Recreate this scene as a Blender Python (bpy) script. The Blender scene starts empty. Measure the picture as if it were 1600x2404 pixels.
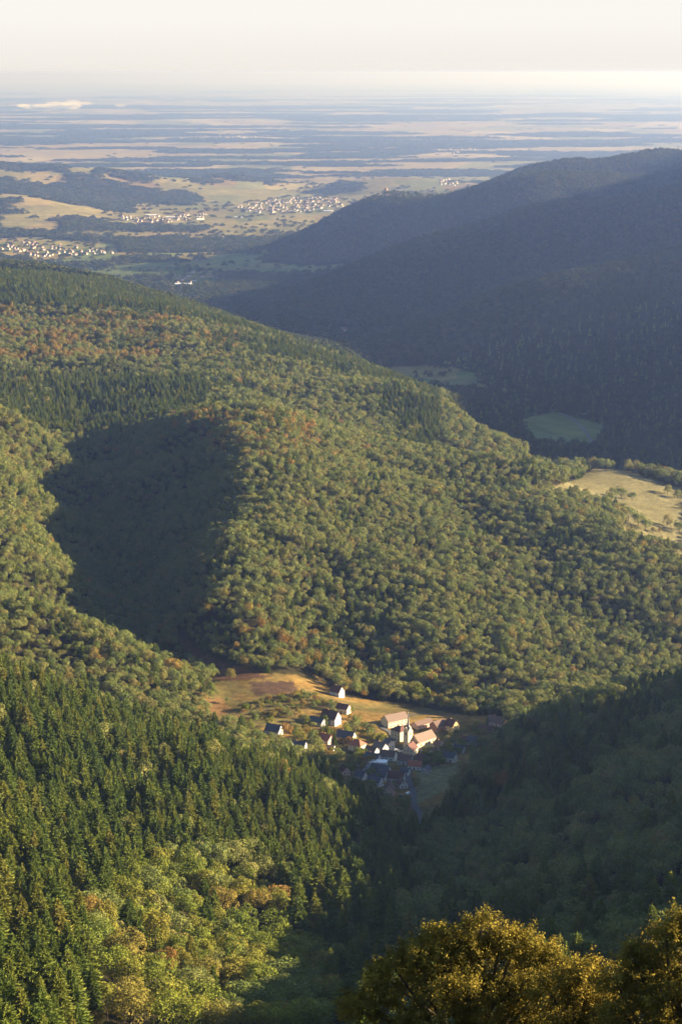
import bpy, bmesh, math, random
import numpy as np
from mathutils import Vector, Matrix

R = math.radians
scene = bpy.context.scene
COL = scene.collection

# ------------------------------------------------------------------ camera
CAM_Z = 1000.0
PITCH = 12.45          # degrees below the horizontal
FOC = 4674.0           # focal length in photograph pixels (70 mm on a 36 mm tall frame)
cam_data = bpy.data.cameras.new("camera")
cam_data.sensor_fit = 'VERTICAL'
cam_data.sensor_height = 36.0
cam_data.sensor_width = 36.0
cam_data.lens = 70.0
cam_data.clip_start = 1.0
cam_data.clip_end = 400000.0
cam = bpy.data.objects.new("camera", cam_data)
cam.location = (0, 0, CAM_Z)
cam.rotation_euler = (R(90 - PITCH), 0, 0)
COL.objects.link(cam)
scene.camera = cam

# ------------------------------------------------------------------ light
SUN_AZ, SUN_EL = 84.0, 15.5       # clockwise from the view direction, above the horizon
world = bpy.data.worlds.new("World")
scene.world = world
world.use_nodes = True
wn = world.node_tree
wn.nodes.clear()
w_out = wn.nodes.new("ShaderNodeOutputWorld")
w_bg = wn.nodes.new("ShaderNodeBackground")
w_sky = wn.nodes.new("ShaderNodeTexSky")
w_sky.sky_type = 'NISHITA'
w_sky.sun_disc = False
w_sky.sun_elevation = R(SUN_EL)
w_sky.sun_rotation = R(SUN_AZ)
w_sky.altitude = 900.0
w_sky.air_density = 1.0
w_sky.dust_density = 0.8
w_sky.ozone_density = 2.0
w_bg.inputs["Strength"].default_value = 0.05
# bright veil of morning mist low in the sky
w_tc = wn.nodes.new("ShaderNodeTexCoord")
w_xyz = wn.nodes.new("ShaderNodeSeparateXYZ"); wn.links.new(w_tc.outputs["Generated"], w_xyz.inputs[0])
w_mr = wn.nodes.new("ShaderNodeMapRange"); w_mr.interpolation_type = 'SMOOTHSTEP'
w_mr.inputs[1].default_value = 0.05; w_mr.inputs[2].default_value = 0.15
w_mr.inputs[3].default_value = 0.97; w_mr.inputs[4].default_value = 0.0
wn.links.new(w_xyz.outputs[2], w_mr.inputs[0])
w_mix = wn.nodes.new("ShaderNodeMix"); w_mix.data_type = 'RGBA'
w_lo = wn.nodes.new("ShaderNodeMapRange"); w_lo.interpolation_type = 'SMOOTHSTEP'
w_lo.inputs[1].default_value = -0.004; w_lo.inputs[2].default_value = 0.03
wn.links.new(w_xyz.outputs[2], w_lo.inputs[0])
w_veil = wn.nodes.new("ShaderNodeMix"); w_veil.data_type = 'RGBA'
w_veil.inputs[6].default_value = (3.32, 3.15, 2.94, 1); w_veil.inputs[7].default_value = (3.62, 3.51, 3.34, 1)
wn.links.new(w_lo.outputs[0], w_veil.inputs[0]); wn.links.new(w_veil.outputs[2], w_mix.inputs[7])
wn.links.new(w_mr.outputs[0], w_mix.inputs[0]); wn.links.new(w_sky.outputs[0], w_mix.inputs[6])
wn.links.new(w_mix.outputs[2], w_bg.inputs["Color"])
wn.links.new(w_bg.outputs[0], w_out.inputs["Surface"])

sun_data = bpy.data.lights.new("sun", 'SUN')
sun_data.energy = 5.0
sun_data.angle = R(0.5)
sun_data.color = (1.0, 0.81, 0.56)
sun = bpy.data.objects.new("sun", sun_data)
sv = Vector((math.cos(R(SUN_EL)) * math.sin(R(SUN_AZ)), math.cos(R(SUN_EL)) * math.cos(R(SUN_AZ)), math.sin(R(SUN_EL))))
sun.rotation_euler = sv.to_track_quat('Z', 'Y').to_euler()
COL.objects.link(sun)

scene.view_settings.view_transform = 'Standard'
scene.view_settings.look = 'None'
scene.view_settings.exposure = 2.4
scene.view_settings.gamma = 1.0
scene.render.engine = 'CYCLES'
cy = scene.cycles
cy.max_bounces = 4
cy.diffuse_bounces = 2
cy.glossy_bounces = 1
cy.transmission_bounces = 2
cy.transparent_max_bounces = 6
cy.volume_bounces = 0
cy.use_denoising = True
try:
    cy.denoiser = 'OPENIMAGEDENOISE'
    cy.denoising_input_passes = 'RGB_ALBEDO_NORMAL'
except Exception:
    pass
cy.use_adaptive_sampling = False

# ------------------------------------------------------------------ helpers
cp, sp_ = math.cos(R(PITCH)), math.sin(R(PITCH))

def unproject(px, py, Y):
    """photograph pixel and horizontal distance -> world point"""
    a = (px - 800.0) / FOC
    b = (1202.0 - py) / FOC
    t = Y / (cp + b * sp_)
    return a * t, Y, CAM_Z + t * (-sp_ + b * cp)

def project(x, y, z):
    """world points -> photograph pixels"""
    dz = z - CAM_Z
    fwd = y * cp - dz * sp_
    up = y * sp_ + dz * cp
    fwd = np.maximum(fwd, 1e-3)
    return 800.0 + FOC * x / fwd, 1202.0 - FOC * up / fwd

def hash2(ix, iy, seed):
    n = (ix.astype(np.int64) * 374761393 + iy.astype(np.int64) * 668265263 + seed * 2147483647) & 0xffffffff
    n = ((n ^ (n >> 13)) * 1274126177) & 0xffffffff
    n = (n ^ (n >> 16)) & 0xffffffff
    return n.astype(np.float64) / 4294967295.0

def vnoise(x, y, seed=0):
    x = np.asarray(x, float); y = np.asarray(y, float)
    ix, iy = np.floor(x), np.floor(y)
    fx, fy = x - ix, y - iy
    fx = fx * fx * (3 - 2 * fx); fy = fy * fy * (3 - 2 * fy)
    a = hash2(ix, iy, seed); b = hash2(ix + 1, iy, seed)
    c = hash2(ix, iy + 1, seed); d = hash2(ix + 1, iy + 1, seed)
    return (a * (1 - fx) + b * fx) * (1 - fy) + (c * (1 - fx) + d * fx) * fy

def fbm(x, y, seed=0, octs=4):
    s = 0; amp = 0.5; t = 0
    for o in range(octs):
        s = s + amp * vnoise(x * 2 ** o, y * 2 ** o, seed + 17 * o)
        t += amp; amp *= 0.5
    return s / t

def in_poly(px, py, poly):
    px = np.asarray(px, float); py = np.asarray(py, float)
    inside = np.zeros(px.shape, bool)
    n = len(poly)
    for i in range(n):
        x0, y0 = poly[i]; x1, y1 = poly[(i + 1) % n]
        if y0 == y1:
            continue
        c = ((y0 > py) != (y1 > py)) & (px < (x1 - x0) * (py - y0) / (y1 - y0) + x0)
        inside ^= c
    return inside

# ------------------------------------------------------------------ terrain heights
# sight lines of the photograph at chosen distances: (px, py, distance, height of the trees standing there)
SIGHT = [
    # far left ridge: skyline, back to front
    (-150, 632, 4000, 24), (0, 646, 3900, 24), (100, 660, 3850, 24), (204, 679, 3780, 24), (357, 695, 3680, 24), (510, 735, 3520, 24),
    (612, 782, 3400, 22), (714, 822, 3260, 20), (800, 856, 3180, 20), (910, 890, 3080, 20), (1020, 916, 3000, 18), (1120, 985, 2900, 18), (1215, 1062, 2850, 15),
    (-150, 760, 3450, 20), (0, 760, 3400, 20), (200, 790, 3300, 20), (400, 810, 3220, 20), (600, 880, 3000, 20), (800, 940, 2850, 20), (950, 970, 2800, 18),
    (0, 870, 3020, 20), (250, 880, 2950, 20), (450, 900, 2880, 20), (650, 950, 2740, 20), (850, 1000, 2640, 20), (1000, 1040, 2600, 18),
    (150, 985, 2680, 18), (330, 960, 2700, 18), (250, 1000, 2600, 18),
    # central hill: crest, face, foot
    (420, 975, 2450, 18), (530, 985, 2330, 18), (640, 990, 2330, 18), (755, 1035, 2320, 18), (900, 1062, 2370, 18), (1030, 1066, 2380, 18), (1150, 1070, 2380, 18),
    (1253, 1090, 2360, 18), (1276, 1130, 2330, 18), (1368, 1172, 2230, 18), (1434, 1224, 2150, 18), (1460, 1300, 2080, 18), (1523, 1338, 2040, 18), (1600, 1390, 2000, 18), (1720, 1450, 1960, 18),
    (560, 1100, 2150, 18), (540, 1250, 1950, 18), (500, 1400, 1850, 18), (560, 1500, 1790, 14), (640, 1560, 1755, 10),
    (750, 1200, 2070, 18), (750, 1350, 1930, 18), (760, 1480, 1840, 18), (800, 1570, 1790, 12), (900, 1600, 1770, 14), (1000, 1610, 1760, 16),
    (950, 1150, 2200, 18), (950, 1300, 2000, 18), (1000, 1450, 1850, 18), (1150, 1200, 2190, 18), (1200, 1400, 1960, 18), (1200, 1550, 1800, 18),
    (1350, 1300, 2090, 18), (1400, 1450, 1945, 18), (1400, 1560, 1815, 18), (1600, 1500, 1900, 18), (1600, 1590, 1730, 18),
    # left flank of the hill and the dark gully
    (420, 1050, 2380, 18), (400, 1150, 2270, 18), (330, 1100, 2330, 18), (430, 1300, 2010, 18), (390, 1400, 1930, 16),
    (230, 1100, 2480, 14), (190, 1200, 2330, 14), (210, 1300, 2150, 12), (240, 1400, 2020, 10), (330, 1480, 1910, 6), (430, 1560, 1810, 4), (500, 1590, 1760, 0), (150, 1050, 2420, 14),
    # left spur, its right side lit
    (-150, 900, 2400, 20), (0, 950, 2380, 20), (80, 975, 2420, 20), (30, 1090, 2180, 20), (60, 1200, 2030, 20), (90, 1300, 1930, 20), (60, 1400, 1840, 18), (-50, 1150, 2080, 20), (-60, 1300, 1880, 20), (130, 1300, 1980, 16),
    # wooded spur above the meadow
    (-100, 1380, 1730, 20), (0, 1405, 1720, 20), (89, 1412, 1705, 20), (152, 1440, 1700, 20), (205, 1471, 1690, 20), (272, 1480, 1690, 20), (330, 1540, 1670, 20), (400, 1600, 1650, 18), (450, 1650, 1630, 14), (430, 1700, 1590, 12),
    (150, 1540, 1650, 18), (280, 1600, 1625, 18), (60, 1540, 1635, 16), (200, 1650, 1580, 16), (350, 1680, 1575, 14), (-80, 1540, 1610, 16),
    # meadow and village
    (480, 1640, 1680, 0), (600, 1600, 1725, 0), (700, 1620, 1715, 0), (640, 1690, 1625, 0), (560, 1710, 1600, 0), (640, 1740, 1570, 0), (800, 1660, 1675, 0), (900, 1680, 1665, 0), (1000, 1690, 1665, 0),
    (720, 1750, 1565, 0), (820, 1740, 1590, 0), (950, 1750, 1590, 0), (1050, 1740, 1605, 0), (1160, 1700, 1640, 0), (830, 1810, 1510, 0), (950, 1830, 1500, 0), (1050, 1790, 1535, 0), (960, 1880, 1445, 0), (900, 1870, 1452, 0), (970, 1930, 1395, 0), (860, 1920, 1395, 0),
    (1040, 1850, 1462, 0), (1100, 1800, 1520, 2), (1150, 1770, 1550, 4),
    # spruce spur: skyline and slope
    (-150, 1530, 1400, 24), (0, 1561, 1390, 24), (89, 1596, 1380, 24), (179, 1619, 1375, 24), (241, 1641, 1370, 24), (312, 1686, 1365, 24), (429, 1712, 1370, 24), (536, 1724, 1370, 24), (589, 1750, 1350, 24), (700, 1788, 1300, 24),
    (771, 1826, 1260, 24), (828, 1866, 1220, 24), (894, 1945, 1150, 24), (975, 2035, 1075, 24),
    (0, 1800, 1110, 24), (200, 1800, 1150, 24), (400, 1850, 1150, 24), (600, 1880, 1160, 24), (780, 1950, 1100, 24), (0, 2000, 890, 24), (200, 2000, 930, 24), (400, 2000, 980, 24), (600, 2020, 1000, 24), (800, 2080, 980, 24), (900, 2150, 940, 22),
    (0, 2200, 690, 22), (200, 2200, 730, 22), (400, 2200, 780, 22), (600, 2220, 830, 20), (750, 2260, 860, 18), (0, 2404, 545, 18), (250, 2404, 570, 18), (500, 2404, 620, 14), (700, 2404, 690, 10), (850, 2330, 820, 10), (900, 2230, 930, 10),
    # right slope
    (1120, 1770, 1500, 12), (1194, 1706, 1500, 18), (1327, 1645, 1450, 20), (1480, 1625, 1400, 20), (1600, 1628, 1380, 20), (1750, 1600, 1350, 20),
    (1060, 1950, 1310, 12), (1300, 1900, 1150, 18), (1200, 1800, 1330, 18), (1450, 1800, 1180, 18), (1600, 1850, 1080, 18), (1500, 2050, 900, 16), (1120, 2100, 1030, 16), (1300, 2080, 930, 16), (1600, 2150, 780, 16), (1000, 2060, 1180, 8), (1050, 2200, 900, 14), (1300, 2250, 720, 14), (980, 2150, 1010, 8),
    # valley behind the hill, field on its shoulder
    (1420, 1104, 2640, 0), (1300, 1110, 2600, 4), (1500, 1120, 2620, 0), (1560, 1150, 2560, 0), (1390, 1165, 2430, 0), (1480, 1190, 2400, 2), (1560, 1230, 2340, 0), (1600, 1300, 2230, 0), (1500, 1270, 2260, 0), (1700, 1200, 2500, 0),
    (1290, 1050, 3180, 0), (1600, 1085, 3060, 4), (1330, 1000, 3450, 0), (1400, 940, 3750, 0), (1250, 990, 3500, 0), (1420, 1040, 3250, 4), (1600, 1040, 3300, 4), (1200, 960, 3600, 2), (1120, 940, 3800, 2), (1000, 870, 4300, 4), (860, 800, 4900, 4), (720, 790, 5000, 2),
    # right mountains
    (1600, 570, 4700, 20), (1463, 613, 4650, 20), (1310, 644, 4600, 20), (1147, 695, 4600, 20), (1020, 745, 4650, 20), (1750, 520, 4750, 20), (1300, 800, 4200, 18), (1500, 800, 4150, 18), (1500, 930, 3750, 14), (1150, 830, 4250, 14), (1600, 950, 3600, 16), (1750, 800, 4000, 18),
    (1600, 430, 6100, 20), (1463, 458, 6000, 20), (1310, 471, 5950, 20), (1233, 486, 5900, 20), (1055, 537, 5750, 20), (953, 578, 5650, 20), (800, 650, 5550, 18), (690, 710, 5450, 14), (600, 738, 5400, 6), (1200, 600, 5500, 16), (1000, 660, 5350, 16), (1450, 560, 5600, 16), (1750, 390, 6150, 20), (850, 740, 5100, 8),
    (1514, 420, 7000, 20), (1438, 417, 7000, 20), (1259, 417, 6950, 20), (1126, 440, 7000, 20), (1055, 462, 7050, 20), (1000, 490, 7000, 20), (1000, 560, 6750, 16), (1150, 500, 6830, 16), (860, 600, 7050, 12), (1350, 450, 6880, 16),
    (1600, 353, 8300, 20), (1555, 346, 8300, 20), (1386, 376, 8250, 20), (1341, 370, 8200, 20), (1218, 394, 8150, 20), (1126, 430, 8100, 20), (1080, 455, 8000, 16), (1700, 340, 8350, 20),
    (905, 452, 7650, 12), (861, 468, 7620, 14), (800, 503, 7560, 14), (740, 545, 7500, 12), (690, 585, 7400, 8), (973, 464, 7700, 20), (1030, 466, 7800, 20), (870, 540, 7250, 14), (780, 590, 7150, 8), (700, 650, 6900, 2),
    # valley floor and towns
    (600, 640, 7000, 0), (450, 690, 6500, 0), (500, 640, 7000, 0), (700, 690, 6300, 0), (600, 700, 6200, 0), (100, 655, 7200, 0), (300, 660, 7050, 0), (100, 590, 8350, 0), (-100, 600, 8000, 0), (350, 600, 8000, 0), (350, 540, 9500, 0), (600, 580, 8400, 0), (640, 545, 9500, 0), (560, 500, 10800, 0), (680, 490, 11300, 0), (760, 480, 11600, 0), (800, 470, 12000, 0), (350, 506, 10700, 0), (450, 500, 10900, 0), (200, 540, 9400, 0), (0, 550, 9200, 0),
    # vineyard hills
    (-100, 380, 13200, 0), (0, 386, 13000, 10), (71, 393, 13000, 10), (150, 392, 13050, 6), (224, 396, 13000, 8), (326, 424, 12800, 8), (408, 440, 12600, 8), (150, 450, 12000, 10), (300, 470, 11800, 8), (50, 440, 11800, 10),
    (418, 432, 13900, 0), (530, 412, 13700, 0), (653, 432, 13700, 0), (560, 450, 12700, 0), (460, 460, 12200, 0), (620, 465, 12300, 0),
    (699, 453, 13500, 0), (760, 440, 13300, 0), (830, 425, 13200, 0), (900, 418, 13200, 0), (978, 418, 13200, 0), (1045, 437, 13500, 0), (850, 450, 12600, 0), (760, 462, 12600, 0),
    (-80, 455, 10800, 0), (50, 466, 10600, 0), (150, 490, 10400, 0), (306, 512, 10350, 0), (60, 520, 9800, 0), (230, 520, 10000, 0), (-80, 510, 9900, 0),
]
# heights outside the photograph, as (x / distance, distance, height)
AROUND = [  # unseen hills on the right are shaped for the shadows they cast into view
    (0.0, 14, 989), (-0.5, 14, 989), (0.5, 14, 989), (0.0, 35, 977), (-.5, 35, 979), (.5, 35, 980), (0, 100, 940), (-.5, 100, 940), (.5, 100, 950), (.17, 100, 938), (-.17, 100, 938), (0, 300, 835), (-.5, 300, 850), (.5, 300, 880), (.17, 300, 832), (-.17, 300, 832),
    (.15, 560, 716), (0.05, 600, 693), (-.5, 600, 770), (.5, 600, 790), (.35, 600, 765), (-.35, 600, 745), (-.5, 1000, 760), (-.33, 1000, 690), (-.5, 1400, 740), (-.33, 1400, 640), (-.3, 1680, 560), (-.22, 1600, 480), (-.5, 2000, 760), (-.33, 2000, 690), (-.5, 3000, 780), (-.33, 3000, 710), (-.33, 4000, 690), (-.5, 4000, 720),
    (-.33, 5500, 400), (-.33, 7000, 300), (-.5, 7000, 320), (-.33, 9000, 290), (-.5, 10000, 300), (-.33, 13000, 380), (-.5, 13000, 350),
    (.5, 850, 715), (.35, 900, 700), (.35, 740, 735), (.35, 500, 790), (.5, 1100, 678), (.35, 1150, 665), (.5, 1350, 690), (.35, 1350, 635), (.5, 1450, 660), (.47, 1575, 690), (.45, 1720, 570), (.33, 1560, 570), (.5, 1750, 560), (.40, 1720, 540), (.42, 1810, 530), (.33, 1780, 500), (.33, 2000, 500), (.5, 2000, 540), (.33, 2500, 500), (.5, 2500, 540),
    (.33, 3100, 715), (.5, 3100, 700), (.33, 3800, 720), (.5, 4000, 860), (.33, 4700, 830), (.5, 5000, 940), (.25, 6150, 885), (.25, 4750, 718), (.25, 7050, 850), (.33, 6100, 950), (.5, 6500, 970), (.33, 7500, 880), (.33, 8400, 900), (.5, 8500, 950),
    (.17, 5080, 500), (.11, 5060, 430), (.06, 5000, 400), (.25, 5150, 800), (.25, 5600, 860), (.25, 6600, 855), (.25, 8300, 880), (.17, 6480, 560), (.11, 6380, 490), (.06, 6250, 410), (.14, 7600, 580), (.09, 7600, 540), (.07, 8700, 400), (.12, 8900, 480), (.17, 9000, 560), (.02, 8300, 400), (-.005, 8100, 330), (.33, 10000, 420), (.5, 11000, 350), (.25, 10000, 330), (.15, 10000, 250), (.33, 13000, 230), (.2, 13000, 225), (.5, 14000, 220),
    (.09, 2880, 402), (.125, 2830, 396), (.165, 2820, 398), (.10, 3050, 392), (-.15, 5200, 420), (-.05, 5500, 320), (-.2, 5500, 340), (-.13, 4500, 540), (-.05, 4200, 470), (0.0, 3900, 430),
]
ctl_u, ctl_v, ctl_z = [], [], []
for (px, py, Y, th) in SIGHT:
    x, y, z = unproject(px, py, Y)
    ctl_u.append(x / y); ctl_v.append(math.log(y)); ctl_z.append(z - th)
for (u, y, z) in AROUND:
    ctl_u.append(u); ctl_v.append(math.log(y)); ctl_z.append(z)
for y in (16000, 20000, 30000, 60000, 140000):
    for u in (-.6, -.3, -.1, .1, .3, .6):
        ctl_u.append(u); ctl_v.append(math.log(y)); ctl_z.append(205 if y < 18000 else 200)
CU, CV, CZ = np.array(ctl_u), np.array(ctl_v), np.array(ctl_z)
# relief is smoothed in units of the distance, so near and far ground get equal care
def _kern(r2):
    r2 = np.maximum(r2, 1e-12)
    return 0.5 * r2 * np.log(r2)
n_c = len(CU)
A_ = np.zeros((n_c + 3, n_c + 3))
A_[:n_c, :n_c] = _kern((CU[:, None] - CU) ** 2 + (CV[:, None] - CV) ** 2) + np.eye(n_c) * 2e-5
P_ = np.stack([np.ones(n_c), CU, CV], 1)
A_[:n_c, n_c:] = P_; A_[n_c:, :n_c] = P_.T
# interpolate height divided by distance scale would overshoot far away; plain heights behave well
W_ = np.linalg.solve(A_, np.concatenate([CZ, np.zeros(3)]))

def height(x, y):
    x = np.asarray(x, float); y = np.asarray(y, float)
    shp = x.shape
    x = x.ravel(); y = np.maximum(y.ravel(), 8.0)
    u, v = np.clip(x / y, -0.9, 0.9), np.log(y)
    out = np.empty(len(u))
    for s in range(0, len(u), 20000):
        uu, vv = u[s:s + 20000], v[s:s + 20000]
        k = _kern((uu[:, None] - CU) ** 2 + (vv[:, None] - CV) ** 2)
        out[s:s + 20000] = k @ W_[:n_c] + W_[n_c] + W_[n_c + 1] * uu + W_[n_c + 2] * vv
    far = np.clip((y - 14500) / 2500, 0, 1)
    far = far * far * (3 - 2 * far)
    out = out * (1 - far) + 200 * far
    hilly = np.clip((out - 290) / 120, 0, 1) * np.clip((y - 250) / 400, 0, 1)
    wob = (fbm(x / 170, y / 170, 3, 4) - 0.5) * 16 + (np.abs(fbm(x / 420, y / 420, 9, 3) - 0.5)) * -26 + 5
    calm = np.exp(-(((x - 20) / 230) ** 2 + ((y - 1600) / 170) ** 2))   # village floor
    out = out + wob * hilly * (1 - 0.85 * calm) * np.clip((y - 400) / 900, 0.25, 1)
    return np.maximum(out, 196.0).reshape(shp)
def quick_mesh(name, verts, faces):
    me = bpy.data.meshes.new(name)
    me.from_pydata(verts, [], faces)
    return me

def grid_mesh(name, X, Y, Z):
    nr, nc = X.shape
    me = bpy.data.meshes.new(name)
    n = nr * nc
    me.vertices.add(n)
    me.vertices.foreach_set("co", np.stack([X, Y, Z], -1).astype(np.float32).ravel())
    i = np.arange(nr - 1)[:, None] * nc + np.arange(nc - 1)[None, :]
    q = np.stack([i, i + 1, i + nc + 1, i + nc], -1).reshape(-1, 4)
    me.loops.add(q.size); me.polygons.add(len(q))
    me.loops.foreach_set("vertex_index", q.astype(np.int32).ravel())
    me.polygons.foreach_set("loop_start", np.arange(0, q.size, 4, dtype=np.int32))
    me.polygons.foreach_set("use_smooth", np.ones(len(q), bool))
    me.update(calc_edges=True)
    return me

vs = np.concatenate([np.linspace(math.log(12), math.log(450), 120, endpoint=False),
                     np.linspace(math.log(450), math.log(9000), 900, endpoint=False),
                     np.linspace(math.log(9000), math.log(150000), 240)])
us = np.concatenate([np.linspace(-.8, -.23, 60, endpoint=False), np.linspace(-.23, .23, 330, endpoint=False), np.linspace(.23, .8, 60)])
UU, VV = np.meshgrid(us, vs)
GY = np.exp(VV); GX = UU * GY
GZ = height(GX, GY)
# ------------------------------------------------------------------ materials
def new_mat(name):
    m = bpy.data.materials.new(name)
    m.use_nodes = True
    m.node_tree.nodes.clear()
    return m, m.node_tree

def ramp(nt, fac, stops, interp='LINEAR'):
    n = nt.nodes.new("ShaderNodeValToRGB")
    n.color_ramp.interpolation = interp
    e = n.color_ramp.elements
    while len(e) > 1:
        e.remove(e[-1])
    e[0].position = stops[0][0]; e[0].color = (*stops[0][1], 1)
    for p, c in stops[1:]:
        k = e.new(p); k.color = (*c, 1)
    if fac is not None:
        nt.links.new(fac, n.inputs[0])
    return n.outputs[0]

def noise_node(nt, vec, scale, detail=3, rough=.55):
    n = nt.nodes.new("ShaderNodeTexNoise")
    n.inputs["Scale"].default_value = scale
    n.inputs["Detail"].default_value = detail
    n.inputs["Roughness"].default_value = rough
    if vec is not None:
        nt.links.new(vec, n.inputs["Vector"])
    return n.outputs["Fac"]

def mixc(nt, fac, a, b, mode='MIX'):
    n = nt.nodes.new("ShaderNodeMix")
    n.data_type = 'RGBA'; n.blend_type = mode
    for key, v in ((0, fac), (6, a), (7, b)):
        if isinstance(v, (int, float)):
            n.inputs[key].default_value = v
        elif isinstance(v, tuple):
            n.inputs[key].default_value = (*v, 1)
        else:
            nt.links.new(v, n.inputs[key])
    return n.outputs[2]

def math_node(nt, op, a, b=None, c=None):
    n = nt.nodes.new("ShaderNodeMath"); n.operation = op
    for i, v in enumerate((a, b, c)):
        if v is None:
            continue
        if isinstance(v, (int, float)):
            n.inputs[i].default_value = v
        else:
            nt.links.new(v, n.inputs[i])
    return n.outputs[0]

def leaf_mat(name, stops, trans=0.22, var=0.45, nscale=0.35):
    """leaves: colour differs from tree to tree and from clump to clump"""
    m, nt = new_mat(name)
    out = nt.nodes.new("ShaderNodeOutputMaterial")
    oi = nt.nodes.new("ShaderNodeObjectInfo")
    tc = nt.nodes.new("ShaderNodeTexCoord")
    base = ramp(nt, oi.outputs["Random"], stops)
    nz = noise_node(nt, tc.outputs["Object"], nscale, 4)
    tint = ramp(nt, nz, [(.3, (1 - var, 1 - var * .9, 1 - var * .8)), (.7, (1 + var, 1 + var * .9, 1 + var * .6))])
    col = mixc(nt, 1.0, base, tint, 'MULTIPLY')
    d = nt.nodes.new("ShaderNodeBsdfDiffuse")
    t = nt.nodes.new("ShaderNodeBsdfTranslucent")
    mx = nt.nodes.new("ShaderNodeMixShader")
    mx.inputs[0].default_value = trans
    nt.links.new(col, d.inputs[0]); nt.links.new(col, t.inputs[0])
    nt.links.new(d.outputs[0], mx.inputs[1]); nt.links.new(t.outputs[0], mx.inputs[2])
    nt.links.new(mx.outputs[0], out.inputs[0])
    return m

def plain_mat(name, c, rough=.8, var=.15, scale=2.0, spec=.25, c2=None):
    m, nt = new_mat(name)
    out = nt.nodes.new("ShaderNodeOutputMaterial")
    b = nt.nodes.new("ShaderNodeBsdfPrincipled")
    tc = nt.nodes.new("ShaderNodeTexCoord")
    nz = noise_node(nt, tc.outputs["Object"], scale, 4)
    lo = tuple(v * (1 - var) for v in c)
    hi = tuple(min(1, v * (1 + var)) for v in (c2 or c))
    nt.links.new(ramp(nt, nz, [(.3, lo), (.7, hi)]), b.inputs["Base Color"])
    b.inputs["Roughness"].default_value = rough
    b.inputs["Specular IOR Level"].default_value = spec
    nt.links.new(b.outputs[0], out.inputs[0])
    return m

M_GREEN = leaf_mat("broadleaf_leaves", [(0, (.118, .150, .044)), (.4, (.162, .184, .056)), (.78, (.198, .200, .062)), (.94, (.215, .192, .064)), (1, (.195, .16, .058))])
M_AUTUMN = leaf_mat("autumn_leaves", [(0, (.18, .16, .04)), (.45, (.23, .17, .042)), (.8, (.25, .16, .045)), (.97, (.24, .14, .045)), (1, (.19, .11, .04))])
M_YELLOWG = leaf_mat("yellow_green_leaves", [(0, (.12, .15, .028)), (.5, (.165, .185, .032)), (1, (.22, .19, .04))])
M_SPRUCE = leaf_mat("spruce_needles", [(0, (.082, .118, .024)), (.5, (.118, .150, .028)), (.9, (.155, .172, .032)), (1, (.20, .185, .04))], trans=.15, var=.22, nscale=.25)
M_FARTREE = leaf_mat("far_leaves", [(0, (.035, .052, .020)), (.6, (.055, .068, .024)), (1, (.085, .080, .03))], nscale=.05)  # leaf colour lowered so the far woods in shade come out darker
M_BARK = plain_mat("bark", (.09, .065, .045), .9, .4, 3)
M_GOLD = leaf_mat("golden_leaves", [(0, (.185, .148, .029)), (1, (.225, .168, .032))], trans=.20, var=.5, nscale=.9)

# ------------------------------------------------------------------ leaf soups
def soup_mesh(name, quads, mat, tris=None):
    """mesh of loose leaves from an (n,4,3) array and an optional (m,3,3) array"""
    me = bpy.data.meshes.new(name)
    nq = len(quads); ntv = 0 if tris is None else len(tris)
    co = [np.asarray(quads, np.float32).reshape(-1, 3)] if nq else []
    if ntv:
        co.append(np.asarray(tris, np.float32).reshape(-1, 3))
    co = np.concatenate(co)
    me.vertices.add(len(co)); me.vertices.foreach_set("co", co.ravel())
    me.loops.add(len(co)); me.loops.foreach_set("vertex_index", np.arange(len(co), dtype=np.int32))
    st = np.concatenate([np.arange(nq, dtype=np.int32) * 4, nq * 4 + np.arange(ntv, dtype=np.int32) * 3])
    me.polygons.add(nq + ntv); me.polygons.foreach_set("loop_start", st.astype(np.int32))
    me.update(calc_edges=True)
    me.materials.append(mat)
    return me

def unit(v):
    return v / np.maximum(np.linalg.norm(v, axis=-1, keepdims=True), 1e-9)

def leaf_quads(rng, c, n, size, spread=.8, asp=1.0):
    """quads at centres c facing roughly along n"""
    n = unit(n + rng.normal(0, spread, n.shape))
    a = unit(np.cross(n, rng.normal(0, 1, n.shape)))
    b = np.cross(n, a)
    s = (size * rng.uniform(.6, 1.35, len(c)))[:, None]
    a = a * s * .5; b = b * s * .5 * asp
    k = rng.uniform(.55, 1.0, (len(c), 4))[:, :, None]
    return np.stack([c - a * k[:, 0], c - b * k[:, 1], c + a * k[:, 2], c + b * k[:, 3]], 1)

def crown_soup(seed, n, size, rx, rz, zc, lobes=16, lobe_r=(.30, .5), spread=.5):
    """broadleaf crown: leaf sprays on the outside of many unequal lobes"""
    rng = np.random.default_rng(seed)
    d = unit(rng.normal(0, 1, (lobes, 3)))
    d[:, 2] = np.where(d[:, 2] < -.45, -d[:, 2], d[:, 2])
    rr = rng.uniform(.5, .92, lobes)
    stretch = np.array([rx * rng.uniform(.85, 1.15), rx * rng.uniform(.85, 1.15), rz])
    C = d * rr[:, None] * stretch
    LR = rng.uniform(*lobe_r, lobes) * rx
    LR[0] = .6 * rx; C[0] = (0, 0, rz * .1)
    w = LR ** 2; w /= w.sum()
    pick = rng.choice(lobes, n, p=w)
    v = unit(rng.normal(0, 1, (n, 3)) + .55 * unit(C[pick]) + np.array([0, 0, .25]))
    r = LR[pick] * rng.uniform(.86, 1.06, n)
    vs_ = v * np.array([1, 1, min(1.2, rz / rx)])
    p = C[pick] + vs_ * r[:, None]
    p[:, 2] += zc
    keep = p[:, 2] > zc - rz * 1.15
    return leaf_quads(rng, p[keep], v[keep] * 1.0, size, spread)

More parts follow.
